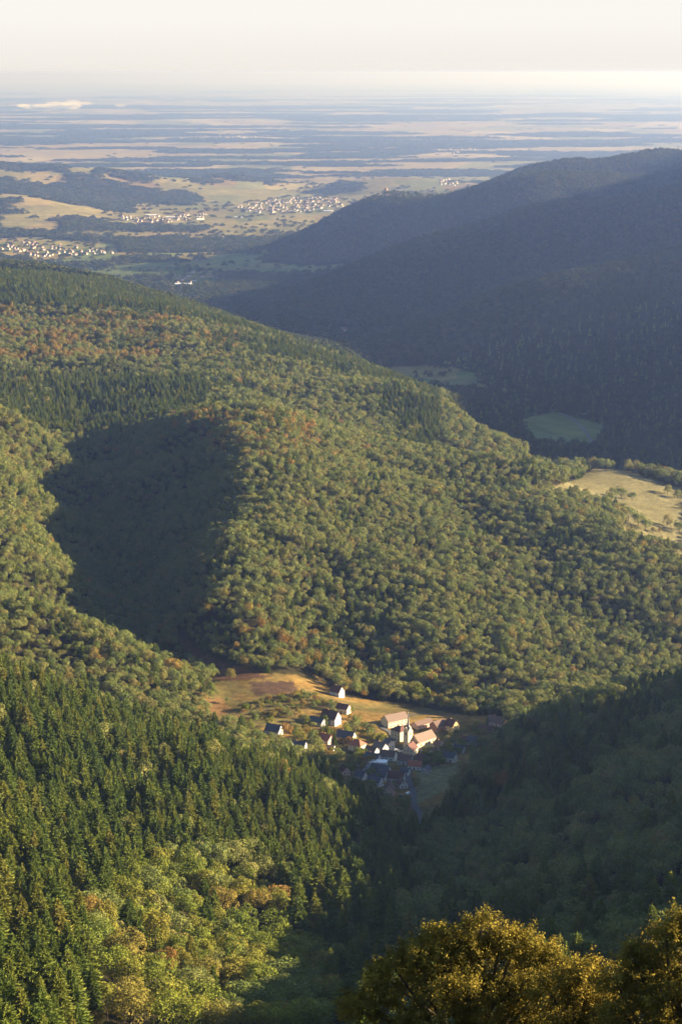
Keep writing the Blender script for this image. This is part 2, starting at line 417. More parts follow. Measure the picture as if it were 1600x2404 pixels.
def spruce_soup(seed, H, Rm, whorls=30, per=10, simple=False, bare=.08):
    rng = np.random.default_rng(seed)
    quads, tris = [], []
    lean = rng.normal(0, .01, 2)
    for k in range(whorls):
        t = (k + rng.uniform(-.3, .3)) / whorls
        t = min(max(t, 0), .985)
        z = H * (bare + (1 - bare) * t)
        L0 = Rm * (1 - t) ** .76 * (1 if t > .12 else .8) + .25
        m = max(4, int(round(per * (1 - .45 * t))))
        ph = rng.uniform(0, 6.28)
        for j in range(m):
            a = ph + 6.283 * j / m + rng.normal(0, .22)
            L = L0 * rng.uniform(.68, 1.18)
            dirv = np.array([math.cos(a), math.sin(a), 0]); side = np.array([-dirv[1], dirv[0], 0])
            lift = .35 * (t - .35)
            droop = rng.uniform(.12, .34) * (1 - .6 * t)
            c0 = np.array([lean[0] * z, lean[1] * z, z])
            mid = c0 + dirv * L * .5 + np.array([0, 0, L * (lift - droop * .25)])
            tip = c0 + dirv * L + np.array([0, 0, L * (lift - droop)])
            w = L * rng.uniform(.15, .24) + .14
            tilt = rng.normal(0, .75)
            sd = side * math.cos(tilt) + np.array([0, 0, math.sin(tilt)])
            drop = np.array([0, 0, -.22 * w])
            quads.append([c0, mid - sd * w + drop, tip, mid + sd * w + drop])
            if simple:
                continue
            hw = w * rng.uniform(.6, 1.0)
            hp = c0 * .42 + tip * .58; hq = c0 * .12 + tip * .88
            dn = np.array([0, 0, -1.0]) * (H / whorls) * rng.uniform(.9, 1.6)
            quads.append([hp - side * hw, hq - side * hw * .2, hq + side * hw * .5 + dn * .6, hp + side * hw * .2 + dn])
            quads.append([hp + side * hw, hp + side * hw * .3 + dn * .8, hq - side * hw * .4 + dn * .8, hq + side * hw * .3])
            for q in (.45, .72, .92):
                base = c0 * (1 - q) + tip * q + np.array([0, 0, L * droop * .18])
                for sg in (-1, 1):
                    e = base + dirv * L * .26 + side * sg * L * rng.uniform(.18, .34) + np.array([0, 0, rng.uniform(-.28, .02) * L * .5])
                    f = base + dirv * L * .07 + side * sg * L * .05 + np.array([0, 0, -.10 * L])
                    tris.append([base, e, f])
                    g = base + dirv * L * .02 + np.array([0, 0, -rng.uniform(.12, .3) * L * .7]) + side * sg * .12 * L
                    tris.append([base - dirv * .08 * L, e * .6 + base * .4, g])
    quads.append([[lean[0] * H - .12, lean[1] * H, H * .93], [lean[0] * H, lean[1] * H - .12, H * .95], [lean[0] * H, lean[1] * H, H * 1.02], [lean[0] * H, lean[1] * H + .14, H * .95]])
    return np.array(quads), (np.array(tris) if tris else None)

def tube(bm, pts, radii, seg=7):
    """tapered tube through points"""
    rings = []
    for i, p in enumerate(pts):
        p = Vector(p)
        d = (Vector(pts[min(i + 1, len(pts) - 1)]) - Vector(pts[max(i - 1, 0)])).normalized()
        a = d.orthogonal().normalized(); b = d.cross(a)
        rings.append([bm.verts.new(p + (a * math.cos(6.2832 * k / seg) + b * math.sin(6.2832 * k / seg)) * radii[i]) for k in range(seg)])
    for r0, r1 in zip(rings, rings[1:]):
        for k in range(seg):
            bm.faces.new((r0[k], r0[(k + 1) % seg], r1[(k + 1) % seg], r1[k]))
    bm.faces.new(rings[-1]); bm.faces.new(list(reversed(rings[0])))

def bm_mesh(name, bm, mat, smooth=False):
    me = bpy.data.meshes.new(name)
    bmesh.ops.recalc_face_normals(bm, faces=bm.faces)
    bm.to_mesh(me); bm.free()
    for m in (mat if isinstance(mat, (list, tuple)) else [mat]):
        me.materials.append(m)
    if smooth:
        me.polygons.foreach_set("use_smooth", np.ones(len(me.polygons), bool))
    return me

def trunk_mesh(name, h, r, limbs=0, seed=0, spread=3.0):
    rng = random.Random(seed)
    bm = bmesh.new()
    pts = [(0, 0, -1.2), (0, 0, .2), (rng.uniform(-.1, .1), rng.uniform(-.1, .1), h * .4), (rng.uniform(-.3, .3), rng.uniform(-.3, .3), h)]
    tube(bm, pts, [r * 1.5, r * 1.1, r * .8, r * .25])
    for k in range(limbs):
        a = 6.283 * k / max(1, limbs) + rng.uniform(-.4, .4)
        z0 = h * rng.uniform(.3, .6)
        l = spread * rng.uniform(.6, 1.0)
        tube(bm, [(0, 0, z0), (math.cos(a) * l * .5, math.sin(a) * l * .5, z0 + l * .45), (math.cos(a) * l, math.sin(a) * l, z0 + l * 1.0)], [r * .5, r * .32, r * .12], 5)
    return bm_mesh(name, bm, M_BARK, True)

# ------------------------------------------------------------------ object helpers
def link(o, parent=None):
    COL.objects.link(o)
    if parent is not None:
        o.parent = parent
    return o

def tag(o, label=None, cat=None, group=None, kind=None):
    for k, v in (("label", label), ("category", cat), ("group", group), ("kind", kind)):
        if v:
            o[k] = v
    return o

def mesh_obj(name, me, parent=None):
    return link(bpy.data.objects.new(name, me), parent)

def empty(name, loc=(0, 0, 0), rz=0.0):
    o = bpy.data.objects.new(name, None)
    o.location = loc; o.rotation_euler = (0, 0, rz)
    o.empty_display_size = .5
    return link(o)

def copy_tree(o, parent=None):
    c = o.copy(); COL.objects.link(c)
    if parent is not None:
        c.parent = parent
    for ch in o.children:
        copy_tree(ch, c)
    return c
# ------------------------------------------------------------------ ground: one sheet from the camera's feet to the horizon
PX, PY = project(GX, GY, GZ)
P_MEADOW = [(455, 1650), (505, 1600), (560, 1578), (740, 1585), (800, 1635), (960, 1655), (1080, 1678), (1180, 1682), (1200, 1712), (1130, 1790), (1075, 1860), (1010, 1950), (975, 2000), (935, 1985), (880, 1915), (790, 1850), (690, 1775), (600, 1752), (560, 1728), (500, 1700)]
P_GULLYFIELD = [(395, 1475), (470, 1530), (560, 1570), (640, 1590), (520, 1600), (470, 1570), (425, 1520)]
P_FIELD = [(1262, 1150), (1355, 1125), (1392, 1100), (1445, 1095), (1550, 1133), (1625, 1150), (1680, 1360), (1600, 1335), (1520, 1300), (1445, 1272), (1470, 1215), (1420, 1180), (1370, 1168)]
P_VALLEY = [(1222, 985), (1262, 975), (1300, 968), (1330, 975), (1425, 1000), (1400, 1050), (1330, 1052), (1255, 1045)]
P_CLEAR_G = [(1350, 1855), (1400, 1832), (1410, 1842), (1362, 1865)]

def zone(poly, y0, y1, px, py, y):
    return in_poly(px, py, poly) & (y > y0) & (y < y1)

def open_ground(px, py, y, z):
    """no forest here"""
    return (zone(P_MEADOW, 1340, 1790, px, py, y) | zone(P_GULLYFIELD, 1680, 1950, px, py, y) | zone(P_FIELD, 2150, 2720, px, py, y)
            | zone(P_VALLEY, 3000, 3900, px, py, y) | zone(P_CLEAR_G, 1000, 1300, px, py, y))

def forest_mask(x, y, z, px, py):
    wild = (y > 430) & (y < 9300) & ~open_ground(px, py, y, z) & ~((y < 770) & (px > 300) & (px < 800)) & ~((y < 680) & (px > 190) & (px < 840))
    n = fbm(x / 260, y / 260, 31, 3)
    behind = (y > 2650) & (y < 3050) & (px > 1235)
    wild = wild & ~behind
    floor = (y > 3300) & (z < np.where(y < 5200, 372, 335) + (n - .5) * 50)
    return wild & ~floor

tint = np.zeros(GX.shape + (3,))
tint[...] = (.030, .027, .014)                       # forest floor
n1 = fbm(GX / 18, GY / 18, 5, 4)[..., None]; n2 = fbm(GX / 60, GY / 60, 6, 3)[..., None]
n3 = fbm(GX / 7, GY / 7, 8, 3)[..., None]
grass = np.array((.115, .092, .034)) * (.55 + .9 * n1) * (.7 + .6 * n3) + np.array((.085, .035, .008)) * np.clip((n2 - .48) * 5, 0, 1) - np.array((.05, .03, .012)) * np.clip((n3 - .58) * 6, 0, 1)
grass = np.maximum(grass, .02)
def paint(mask, col):
    tint[mask] = (col[mask] if getattr(col, "shape", None) == tint.shape else np.broadcast_to(np.array(col), tint.shape)[mask])
paint(zone(P_MEADOW, 1340, 1790, PX, PY, GY), grass)
paint(zone(P_GULLYFIELD, 1680, 1950, PX, PY, GY), np.broadcast_to(np.array((.085, .05, .03)), tint.shape) * (.6 + .8 * n1))
paint(zone([(585, 1600), (690, 1600), (700, 1628), (600, 1632)], 1600, 1800, PX, PY, GY), np.broadcast_to(np.array((.075, .048, .032)), tint.shape) * (.5 + .9 * n1))     # ploughed strip
paint(zone([(470, 1640), (520, 1640), (620, 1740), (560, 1728), (500, 1700)], 1500, 1800, PX, PY, GY), np.broadcast_to(np.array((.165, .098, .042)), tint.shape) * (.6 + .7 * n1))  # bracken bank
paint(zone([(980, 1800), (1080, 1790), (1050, 1850), (975, 1890)], 1300, 1600, PX, PY, GY), np.broadcast_to(np.array((.16, .15, .075)), tint.shape) * (.7 + .6 * n1))
paint(zone(P_CLEAR_G, 1000, 1300, PX, PY, GY), (.12, .11, .05))
fld = np.broadcast_to(np.array((.135, .120, .058)), tint.shape) * (.7 + .6 * n1)
paint(zone(P_FIELD, 2150, 2720, PX, PY, GY), fld)
paint(zone(P_VALLEY, 3000, 3900, PX, PY, GY), np.broadcast_to(np.array((.13, .16, .075)), tint.shape) * (.8 + .4 * n1))
# valley floor, vineyards and the plain take their fields from the material
openm = ((GY > 3300) & ~forest_mask(GX, GY, GZ, PX, PY)).astype(float)
vine = (np.clip((GZ - 236) / 20, 0, 1) * (GY > 8800) * (GY < 15500)).astype(float)
terrain_me = grid_mesh("terrain", GX, GY, GZ)
at = terrain_me.attributes.new("tint", 'FLOAT_COLOR', 'POINT')
rgba = np.ones(GX.shape + (4,), np.float32); rgba[..., :3] = tint
at.data.foreach_set("color", rgba.ravel())
at = terrain_me.attributes.new("landuse", 'FLOAT_COLOR', 'POINT')
rgba = np.zeros(GX.shape + (4,), np.float32); rgba[..., 0] = openm; rgba[..., 1] = vine; rgba[..., 3] = 1
at.data.foreach_set("color", rgba.ravel())
terrain = tag(mesh_obj("terrain", terrain_me), kind="structure")

m, nt = new_mat("ground")
out = nt.nodes.new("ShaderNodeOutputMaterial")
bs = nt.nodes.new("ShaderNodeBsdfDiffuse")
a1 = nt.nodes.new("ShaderNodeAttribute"); a1.attribute_name = "tint"
a2 = nt.nodes.new("ShaderNodeAttribute"); a2.attribute_name = "landuse"
sep = nt.nodes.new("ShaderNodeSeparateColor"); nt.links.new(a2.outputs["Color"], sep.inputs[0])
geo = nt.nodes.new("ShaderNodeNewGeometry")
def field_cells(scale, stretch, ang, stops):
    mp = nt.nodes.new("ShaderNodeMapping"); mp.vector_type = 'POINT'
    mp.inputs["Rotation"].default_value = (0, 0, R(ang)); mp.inputs["Scale"].default_value = (scale, scale * stretch, 0)
    nt.links.new(geo.outputs["Position"], mp.inputs[0])
    vo = nt.nodes.new("ShaderNodeTexVoronoi"); vo.voronoi_dimensions = '2D'; vo.distance = 'CHEBYCHEV'
    vo.inputs["Scale"].default_value = 1.0; vo.inputs["Randomness"].default_value = .85
    nt.links.new(mp.outputs[0], vo.inputs["Vector"])
    sc_ = nt.nodes.new("ShaderNodeSeparateColor"); nt.links.new(vo.outputs["Color"], sc_.inputs[0])
    return ramp(nt, sc_.outputs[0], stops, 'CONSTANT')
plain_c = field_cells(1 / 620, .45, 25, [(0, (.19, .15, .085)), (.2, (.22, .18, .10)), (.38, (.12, .125, .055)), (.52, (.20, .16, .09)), (.68, (.15, .145, .065)), (.82, (.26, .215, .13)), (.93, (.10, .11, .05))])
vine_c = field_cells(1 / 190, .35, -20, [(0, (.155, .138, .06)), (.2, (.18, .15, .065)), (.4, (.125, .127, .055)), (.55, (.19, .15, .07)), (.72, (.145, .105, .055)), (.85, (.165, .145, .062))])
mead_c = field_cells(1 / 170, .5, 40, [(0, (.13, .15, .055)), (.25, (.17, .155, .055)), (.5, (.10, .125, .045)), (.7, (.20, .155, .06)), (.88, (.13, .13, .06))])
nz = noise_node(nt, geo.outputs["Position"], 1 / 300., 5, .6)
dirt = mixc(nt, 1.0, ramp(nt, nz, [(.3, (.66, .68, .70)), (.7, (1.3, 1.26, 1.15))]), ramp(nt, noise_node(nt, geo.outputs["Position"], 1 / 45., 3, .6), [(.35, (.75, .78, .78)), (.65, (1.2, 1.18, 1.12))]), 'MULTIPLY')
sxyz = nt.nodes.new("ShaderNodeSeparateXYZ"); nt.links.new(geo.outputs["Position"], sxyz.inputs[0])
far = nt.nodes.new("ShaderNodeMapRange"); far.inputs[1].default_value = 11500; far.inputs[2].default_value = 15500
nt.links.new(sxyz.outputs[1], far.inputs[0])
c = mixc(nt, far.outputs[0], mead_c, plain_c)
c = mixc(nt, sep.outputs[1], c, vine_c)
c = mixc(nt, 1.0, c, dirt, 'MULTIPLY')
nz2 = noise_node(nt, geo.outputs["Position"], 1 / 5., 4, .6)
near = mixc(nt, 1.0, a1.outputs["Color"], ramp(nt, nz2, [(.3, (.6, .62, .65)), (.7, (1.4, 1.38, 1.3))]), 'MULTIPLY')
c = mixc(nt, sep.outputs[0], near, c)
nt.links.new(c, bs.inputs[0]); nt.links.new(bs.outputs[0], out.inputs[0])
terrain_me.materials.append(m)

# ------------------------------------------------------------------ morning haze
HAZE_COL, HAZE_DEN = (.36, .51, 1.0), 5.2e-5
m, nt = new_mat("haze")
out = nt.nodes.new("ShaderNodeOutputMaterial")
vp = nt.nodes.new("ShaderNodeVolumePrincipled")
vp.inputs["Color"].default_value = (*HAZE_COL, 1)
vp.inputs["Density"].default_value = HAZE_DEN
vp.inputs["Absorption Color"].default_value = (1, 1, 1, 1)
vp.inputs["Anisotropy"].default_value = 0.71
nt.links.new(vp.outputs[0], out.inputs["Volume"])
bm = bmesh.new(); bmesh.ops.create_cube(bm, size=1)
haze = tag(mesh_obj("haze", bm_mesh("haze", bm, m)), kind="stuff")
haze.scale = (330000, 155000, 822); haze.location = (0, 77000, 195 + 411)
# ------------------------------------------------------------------ forests
def proto(name, quads, tris, mat):
    return bpy.data.objects.new(name, soup_mesh(name, quads, mat, tris))

def stuff_forest(name, label, pts, kinds, scl, rot, protos):
    """many trees as one object: instances on a cloud of points"""
    me = bpy.data.meshes.new(name)
    me.vertices.add(len(pts)); me.vertices.foreach_set("co", np.asarray(pts, np.float32).ravel())
    c = bpy.data.collections.new(name + "_kinds")
    for p in protos:
        c.objects.link(p)
    order = sorted(range(len(protos)), key=lambda i: protos[i].name)
    rank = np.empty(len(protos), int); rank[order] = np.arange(len(protos))
    a = me.attributes.new("kind_index", 'INT', 'POINT'); a.data.foreach_set("value", rank[np.asarray(kinds, int)].astype(np.int32))
    a = me.attributes.new("tree_scale", 'FLOAT_VECTOR', 'POINT'); a.data.foreach_set("vector", np.asarray(scl, np.float32).ravel())
    a = me.attributes.new("tree_turn", 'FLOAT_VECTOR', 'POINT')
    rv = np.zeros((len(pts), 3), np.float32); rv[:, 2] = rot; a.data.foreach_set("vector", rv.ravel())
    o = tag(mesh_obj(name, me), kind="stuff")
    ng = bpy.data.node_groups.new(name, 'GeometryNodeTree')
    ng.interface.new_socket("Geometry", in_out='INPUT', socket_type='NodeSocketGeometry')
    ng.interface.new_socket("Geometry", in_out='OUTPUT', socket_type='NodeSocketGeometry')
    gi = ng.nodes.new("NodeGroupInput"); go = ng.nodes.new("NodeGroupOutput")
    ci = ng.nodes.new("GeometryNodeCollectionInfo"); ci.inputs[0].default_value = c
    ci.inputs["Separate Children"].default_value = True; ci.inputs["Reset Children"].default_value = True
    ip = ng.nodes.new("GeometryNodeInstanceOnPoints"); ip.inputs["Pick Instance"].default_value = True
    def named(n, t):
        k = ng.nodes.new("GeometryNodeInputNamedAttribute"); k.data_type = t; k.inputs[0].default_value = n
        return k.outputs[0]
    ng.links.new(gi.outputs[0], ip.inputs["Points"]); ng.links.new(ci.outputs[0], ip.inputs["Instance"])
    ng.links.new(named("kind_index", 'INT'), ip.inputs["Instance Index"])
    ng.links.new(named("tree_scale", 'FLOAT_VECTOR'), ip.inputs["Scale"])
    ng.links.new(named("tree_turn", 'FLOAT_VECTOR'), ip.inputs["Rotation"])
    ng.links.new(ip.outputs[0], go.inputs[0])
    md = o.modifiers.new("trees", 'NODES'); md.node_group = ng
    return o

rng = np.random.default_rng(7)

def scatter(y0, y1, umax, step):
    """jittered points on a square grid inside the camera's wedge"""
    xs = np.arange(-umax * y1, umax * y1, step); ys = np.arange(y0, y1, step)
    X, Y = np.meshgrid(xs, ys)
    X = X + rng.uniform(-.48, .48, X.shape) * step; Y = Y + rng.uniform(-.48, .48, Y.shape) * step
    k = np.abs(X) < umax * Y
    return X[k], Y[k]

# a broadleaf patch at the foot of the spruce slope
P_PATCH = [(150, 2180), (230, 2190), (300, 2110), (420, 2040), (540, 2050), (620, 2080), (680, 2110), (705, 2200), (740, 2260), (780, 2330), (770, 2420), (200, 2420), (240, 2330)]

def spruce_share(x, y, z, px, py):
    n = fbm(x / 90, y / 90, 51, 3); nb = fbm(x / 300, y / 300, 57, 3)
    s = np.full(x.shape, .10)
    front = (y < 1460) & (px < 1000 - np.clip((py - 2000) * .35, 0, 120))
    s = np.where(front, .97, s)
    s = np.where(front & in_poly(px, py, P_PATCH), .12, s)
    g = (y < 1520) & ~front
    s = np.where(g, np.clip((n - .42) * 5, .05, .8), s)
    ridge = (y > 2600) & (y < 4300) & (x < .05 * y)
    s = np.where(ridge, np.clip((nb - .47) * 7, .06, .95), s)
    s = np.where((y > 3300) & (y < 4300) & (px < 545) & (py < 742 + (n - .5) * 60), .96, s)
    s = np.where(y > 4300, np.clip((nb - .45) * 5, .1, .8), s)
    return s

def autumn_share(x, y, z, px, py):
    n = fbm(x / 55, y / 55, 71, 3); nb = fbm(x / 200, y / 200, 77, 3)
    a = np.clip((n - .63) * 3, 0, .5) * .2 + .005
    crest = (y > 2180) & (y < 2460) & (px > 380) & (px < 800) & (z > 560)
    a = np.where(crest, .36, a)
    band = (y > 3150) & (y < 3700) & (px < 560)
    a = np.where(band, np.clip((n - .40) * 3.5, .1, .75), a)
    edge = (y < 1850) & (y > 1690) & (px > 560) & (px < 1080)
    a = np.where(edge, .20, a)
    return a

# nearer trees stand closer together on the grid than they need to, the far ones a little wider
XS, YS = [], []
for (y0, y1, st) in ((450, 1480, 8.6), (1480, 2750, 5.9), (2750, 4300, 7.2)):
    a, b = scatter(y0, y1, .24, st); XS.append(a); YS.append(b)
tx, ty = np.concatenate(XS), np.concatenate(YS)
tz = height(tx, ty)
tpx, tpy = project(tx, ty, tz)
fm = forest_mask(tx, ty, tz, tpx, tpy)
tx, ty, tz, tpx, tpy = tx[fm], ty[fm], tz[fm], tpx[fm], tpy[fm]
spr = rng.uniform(0, 1, tx.shape) < spruce_share(tx, ty, tz, tpx, tpy)
aut = rng.uniform(0, 1, tx.shape) < autumn_share(tx, ty, tz, tpx, tpy)
# broadleaf crowns need more room than spruces
thin = spr | (rng.uniform(0, 1, tx.shape) < np.where(ty < 1480, .8, .93))
tx, ty, tz, tpx, tpy, spr, aut = [q[thin] for q in (tx, ty, tz, tpx, tpy, spr, aut)]

SPRUCE_P = [proto("spruce_kind", *spruce_soup(100 + i, 25, rm), M_SPRUCE) for i, rm in enumerate((6.6, 5.6, 7.2, 6.0, 5.0))]
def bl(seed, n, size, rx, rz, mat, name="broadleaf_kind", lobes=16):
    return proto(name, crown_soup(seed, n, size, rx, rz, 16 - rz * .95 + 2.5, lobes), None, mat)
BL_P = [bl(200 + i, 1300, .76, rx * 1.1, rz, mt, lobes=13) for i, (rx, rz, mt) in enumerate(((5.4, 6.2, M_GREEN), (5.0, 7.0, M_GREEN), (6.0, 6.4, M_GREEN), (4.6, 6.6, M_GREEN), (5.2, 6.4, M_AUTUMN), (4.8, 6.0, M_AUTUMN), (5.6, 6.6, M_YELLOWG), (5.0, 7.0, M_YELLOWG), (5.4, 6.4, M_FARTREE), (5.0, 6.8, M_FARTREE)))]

def forest_kinds(sel_spr, sel_aut):
    k = np.where(sel_spr, rng.integers(0, 5, sel_spr.shape), np.where(sel_aut, 5 + rng.integers(4, 6, sel_spr.shape), 5 + rng.integers(0, 4, sel_spr.shape)))
    return k
size_ = np.where(spr, rng.uniform(.62, 1.3, tx.shape), rng.uniform(.5, 1.1, tx.shape))
size_ = np.where(spr & (ty > 1050) & (ty < 1480) & (tpx > 520), np.minimum(size_, 1.0) * .92, size_)
size_ = np.where(spr & (ty > 1480), size_ * .68, size_)
size_ = np.where(~spr & (ty < 1480), size_ * 1.15, np.where(~spr, size_ * .86, size_))
young = (ty > 1480) & (fbm(tx / 70, ty / 70, 91, 2) > .62)
size_ = np.where(young, size_ * .75, size_)
wide = size_ * rng.uniform(.88, 1.15, tx.shape)
scl_ = np.stack([wide, wide, size_], 1)
tkind = forest_kinds(spr, aut)
in_patch = (ty < 1000) & in_poly(tpx, tpy, P_PATCH) & ~spr
across = (ty > 3000) & (tx > .055 * ty)      # leaf colour darkened to deepen the shade on the far valley side
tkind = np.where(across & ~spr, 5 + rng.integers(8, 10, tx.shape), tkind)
tkind = np.where(in_patch & ~aut & (rng.uniform(0, 1, tx.shape) < .75), 5 + rng.integers(6, 8, tx.shape), tkind)
rot_ = rng.uniform(0, 6.28, tx.shape)
tree_pts = np.stack([tx, ty, tz - .3], 1)
single = np.zeros(tx.shape, bool)
# ------------------------------------------------------------------ finding places on the ground
def ground_hit(px, py, y0, y1, h=0.0, n=1500, last=None):
    """where the sight line through a pixel is h above the ground: first such place beyond y0, or the last one before y1"""
    Y = np.linspace(y0, y1, n)
    a = (px - 800.0) / FOC; b = (1202.0 - py) / FOC
    t = Y / (cp + b * sp_)
    X = a * t; Z = CAM_Z + t * (-sp_ + b * cp)
    g = Z - height(X, Y)
    if last is None:
        last = y0 == 1340
    if last and g[-1] <= h:
        above = np.where(g > h)[0]
        i = min(int(above[-1]) + 1, n - 1) if len(above) else int(np.argmax(g))
    else:
        i = int(np.argmax(g <= h))
        if g[i] > h:
            i = int(np.argmin(np.abs(g - h)))
    return float(X[i]), float(Y[i]), float(Z[i] - g[i])

# ------------------------------------------------------------------ trees one can tell apart
SPRUCE_NEAR = [soup_mesh("spruce_crown", *[spruce_soup(500 + i, 25, rm, 34, 11)[k] for k in (0,)], M_SPRUCE, spruce_soup(500 + i, 25, rm, 34, 11)[1]) for i, rm in enumerate((6.6, 5.6, 7.0, 6.0, 5.0))]
SPRUCE_TRUNK = trunk_mesh("spruce_trunk", 22, .3)
BL_NEAR = {}
for i, (rx, rz, key) in enumerate(((5.4, 6.0, 'green'), (5.0, 6.8, 'green'), (5.8, 6.2, 'green'), (5.2, 6.4, 'yellow'), (5.6, 6.0, 'yellow'), (4.9, 7.0, 'yellow'), (5.3, 6.0, 'autumn'), (5.6, 5.6, 'autumn'))):
    mt = {'green': M_GREEN, 'yellow': M_YELLOWG, 'autumn': M_AUTUMN}[key]
    BL_NEAR.setdefault(key, []).append(soup_mesh("broadleaf_crown", crown_soup(600 + i, 3000, .52, rx, rz, 17 - rz, 24, (.22, .42), .55), mt))
BL_LOW = {}
for i, (rx, rz, key) in enumerate(((5.6, 5.6, 'green'), (5.2, 6.2, 'green'), (6.0, 5.4, 'green'), (5.4, 5.8, 'yellow'), (5.8, 5.4, 'yellow'), (5.4, 5.6, 'autumn'), (5.8, 5.2, 'autumn'))):
    mt = {'green': M_GREEN, 'yellow': M_YELLOWG, 'autumn': M_AUTUMN}[key]
    BL_LOW.setdefault(key, []).append(soup_mesh("low_crown", crown_soup(640 + i, 2400, .62, rx, rz, rz * .98, 16, (.26, .46), .55), mt))
LOW_TRUNK = trunk_mesh("low_trunk", 6.5, .3, 4, 5, 2.6)
BL_TRUNK = trunk_mesh("broadleaf_trunk", 11, .32, 5, 3, 3.2)

def tree(name, crowns, trunk, x, y, z, sx, sz, label, cat, group):
    t = empty(name, (x, y, z - .2), rng.uniform(0, 6.28))
    t.scale = (sx, sx, sz)
    mesh_obj("crown", crowns[int(rng.integers(0, len(crowns)))], t)
    mesh_obj("trunk", trunk, t)
    return tag(t, label, cat, group)

def low_tree(kind, x, y, z, h, w, label, group, name="broadleaf_tree", cat="tree"):
    """tree of the open ground, leafy down to its foot"""
    s_ = h / 12.0
    return tree(name, BL_LOW[kind], LOW_TRUNK, x, y, z, s_ * w, s_, label, cat, group)

def spruce_tree(x, y, z, sx, sz, label, group):
    return tree("spruce_tree", SPRUCE_NEAR, SPRUCE_TRUNK, x, y, z, sx, sz, label, "tree", group)

def leaf_tree(kind, x, y, z, sx, sz, label, group, name="broadleaf_tree", cat="tree"):
    return tree(name, BL_NEAR[kind], BL_TRUNK, x, y, z, sx, sz, label, cat, group)

# bigger trees of the near grove, each in its own place: crown top in the photograph, height, width, kind, label
GROVE = [
    (365, 2140, 28, .72, 'yellow', "tall narrow lime green tree standing clear in front of the dark gap"),
    (215, 2172, 22, 1.25, 'yellow', "pale green spreading tree at the upper left of the near grove"),
    (262, 2225, 20, 1.2, 'yellow', "pale green rounded tree just below the upper left tree of the grove"),
    (205, 2105, 20, 1.1, 'autumn', "orange topped tree rising out of dark spruces left of the lime green tree"),
    (430, 2105, 20, 1.2, 'yellow', "broad lime crown right above the tall narrow tree"),
    (520, 2085, 20, 1.1, 'autumn', "orange crown at the top of the near grove"),
    (600, 2088, 19, 1.15, 'autumn', "copper crown at the upper right corner of the near grove"),
    (655, 2095, 20, 1.1, 'yellow', "ochre green crown at the right end of the near grove's top"),
    (560, 2130, 21, 1.25, 'yellow', "wide yellow green crown in the middle of the near grove"),
    (650, 2140, 22, 1.35, 'yellow', "large bright green crown on the right flank of the near grove"),
    (690, 2200, 22, 1.3, 'yellow', "bright green crown on the outer right edge of the near grove"),
    (470, 2160, 20, 1.0, 'yellow', "light green crown between the tall narrow tree and the wide crowns"),
    (600, 2240, 20, 1.3, 'yellow', "mossy gold crown low on the right of the near grove"),
    (660, 2260, 22, 1.3, 'green', "dark green crown in the shade under the mossy gold one"),
    (580, 2310, 20, 1.3, 'green', "large shaded crown at the lower right of the near grove"),
    (690, 2320, 20, 1.3, 'green', "shaded crown beside the valley gully at the bottom of the picture"),
    (250, 2310, 14, 1.0, 'yellow', "low yellow green tree above the rusty bushes"),
    (275, 2352, 9, .95, 'autumn', "tawny bush at the lower left of the near grove"),
    (360, 2342, 10, 1.15, 'autumn', "rusty red bush under the tall narrow lime green tree"),
    (230, 2375, 8, .9, 'autumn', "ochre bush lowest at the left edge of the grove"),
    (487, 2320, 15, .85, 'yellow', "small lone pale tree standing in the dark hollow"),
]
grove_at = [ground_hit(px, py, 470, 1000, h) for (px, py, h, w, kind, lab) in GROVE]
for (gx, gy, gz) in grove_at:
    single |= (np.abs(tx - gx) < 7.5) & (ty > gy - 26) & (ty < gy + 7)
cleared = single.copy()

G_SPR = "spruces on the near sunlit slope"
G_SHD = "trees of the shaded slope below the golden oaks"
top_px, top_py = project(tx, ty, tz + np.where(spr, 25, 17) * size_)
framed = (top_px > -30) & (top_px < 1630) & (top_py < 2420) & (top_py > 0)
behind_oaks = (top_px > 830) & (top_py > 2150)
cand = np.where(framed & spr & ~behind_oaks & ~cleared & (ty < 1480))[0]
cand = cand[np.argsort(ty[cand])][:282]
single[cand] = True
for i in cand:
    if top_px[i] > 900 or ty[i] > 1060 and top_px[i] > 800:
        spruce_tree(tx[i], ty[i], tz[i], wide[i], size_[i], "dark spruce in the shade of the right hand valley side", "spruces of the shaded valley side")
    else:
        spruce_tree(tx[i], ty[i], tz[i], wide[i], size_[i], "tall green spruce crowded among its neighbours on the near sunlit slope", G_SPR)
cand = np.where(framed & ~spr & ~behind_oaks & ~cleared & (ty < 1480))[0]
cand = cand[np.argsort(ty[cand])][:60]
single[cand] = True
for i in cand:
    kind = 'autumn' if aut[i] else ('yellow' if rng.uniform() < .55 else 'green')
    if top_px[i] > 800:
        leaf_tree('green', tx[i], ty[i], tz[i], wide[i] * .95, size_[i] * .98, "dull leafy tree in the deep shade of the valley side facing left", "leafy trees of the shaded valley side")
    else:
        leaf_tree(kind, tx[i], ty[i], tz[i], wide[i] * .95, size_[i] * .98,
                  {'autumn': "rusty orange leafy tree scattered among the spruces below the forest", 'yellow': "yellow green leafy tree in the grove at the foot of the spruce slope", 'green': "mid green leafy tree in the grove at the foot of the spruce slope"}[kind],
                  {'autumn': "rusty trees among the spruces", 'yellow': "yellow green trees of the near grove", 'green': "green trees of the near grove"}[kind])

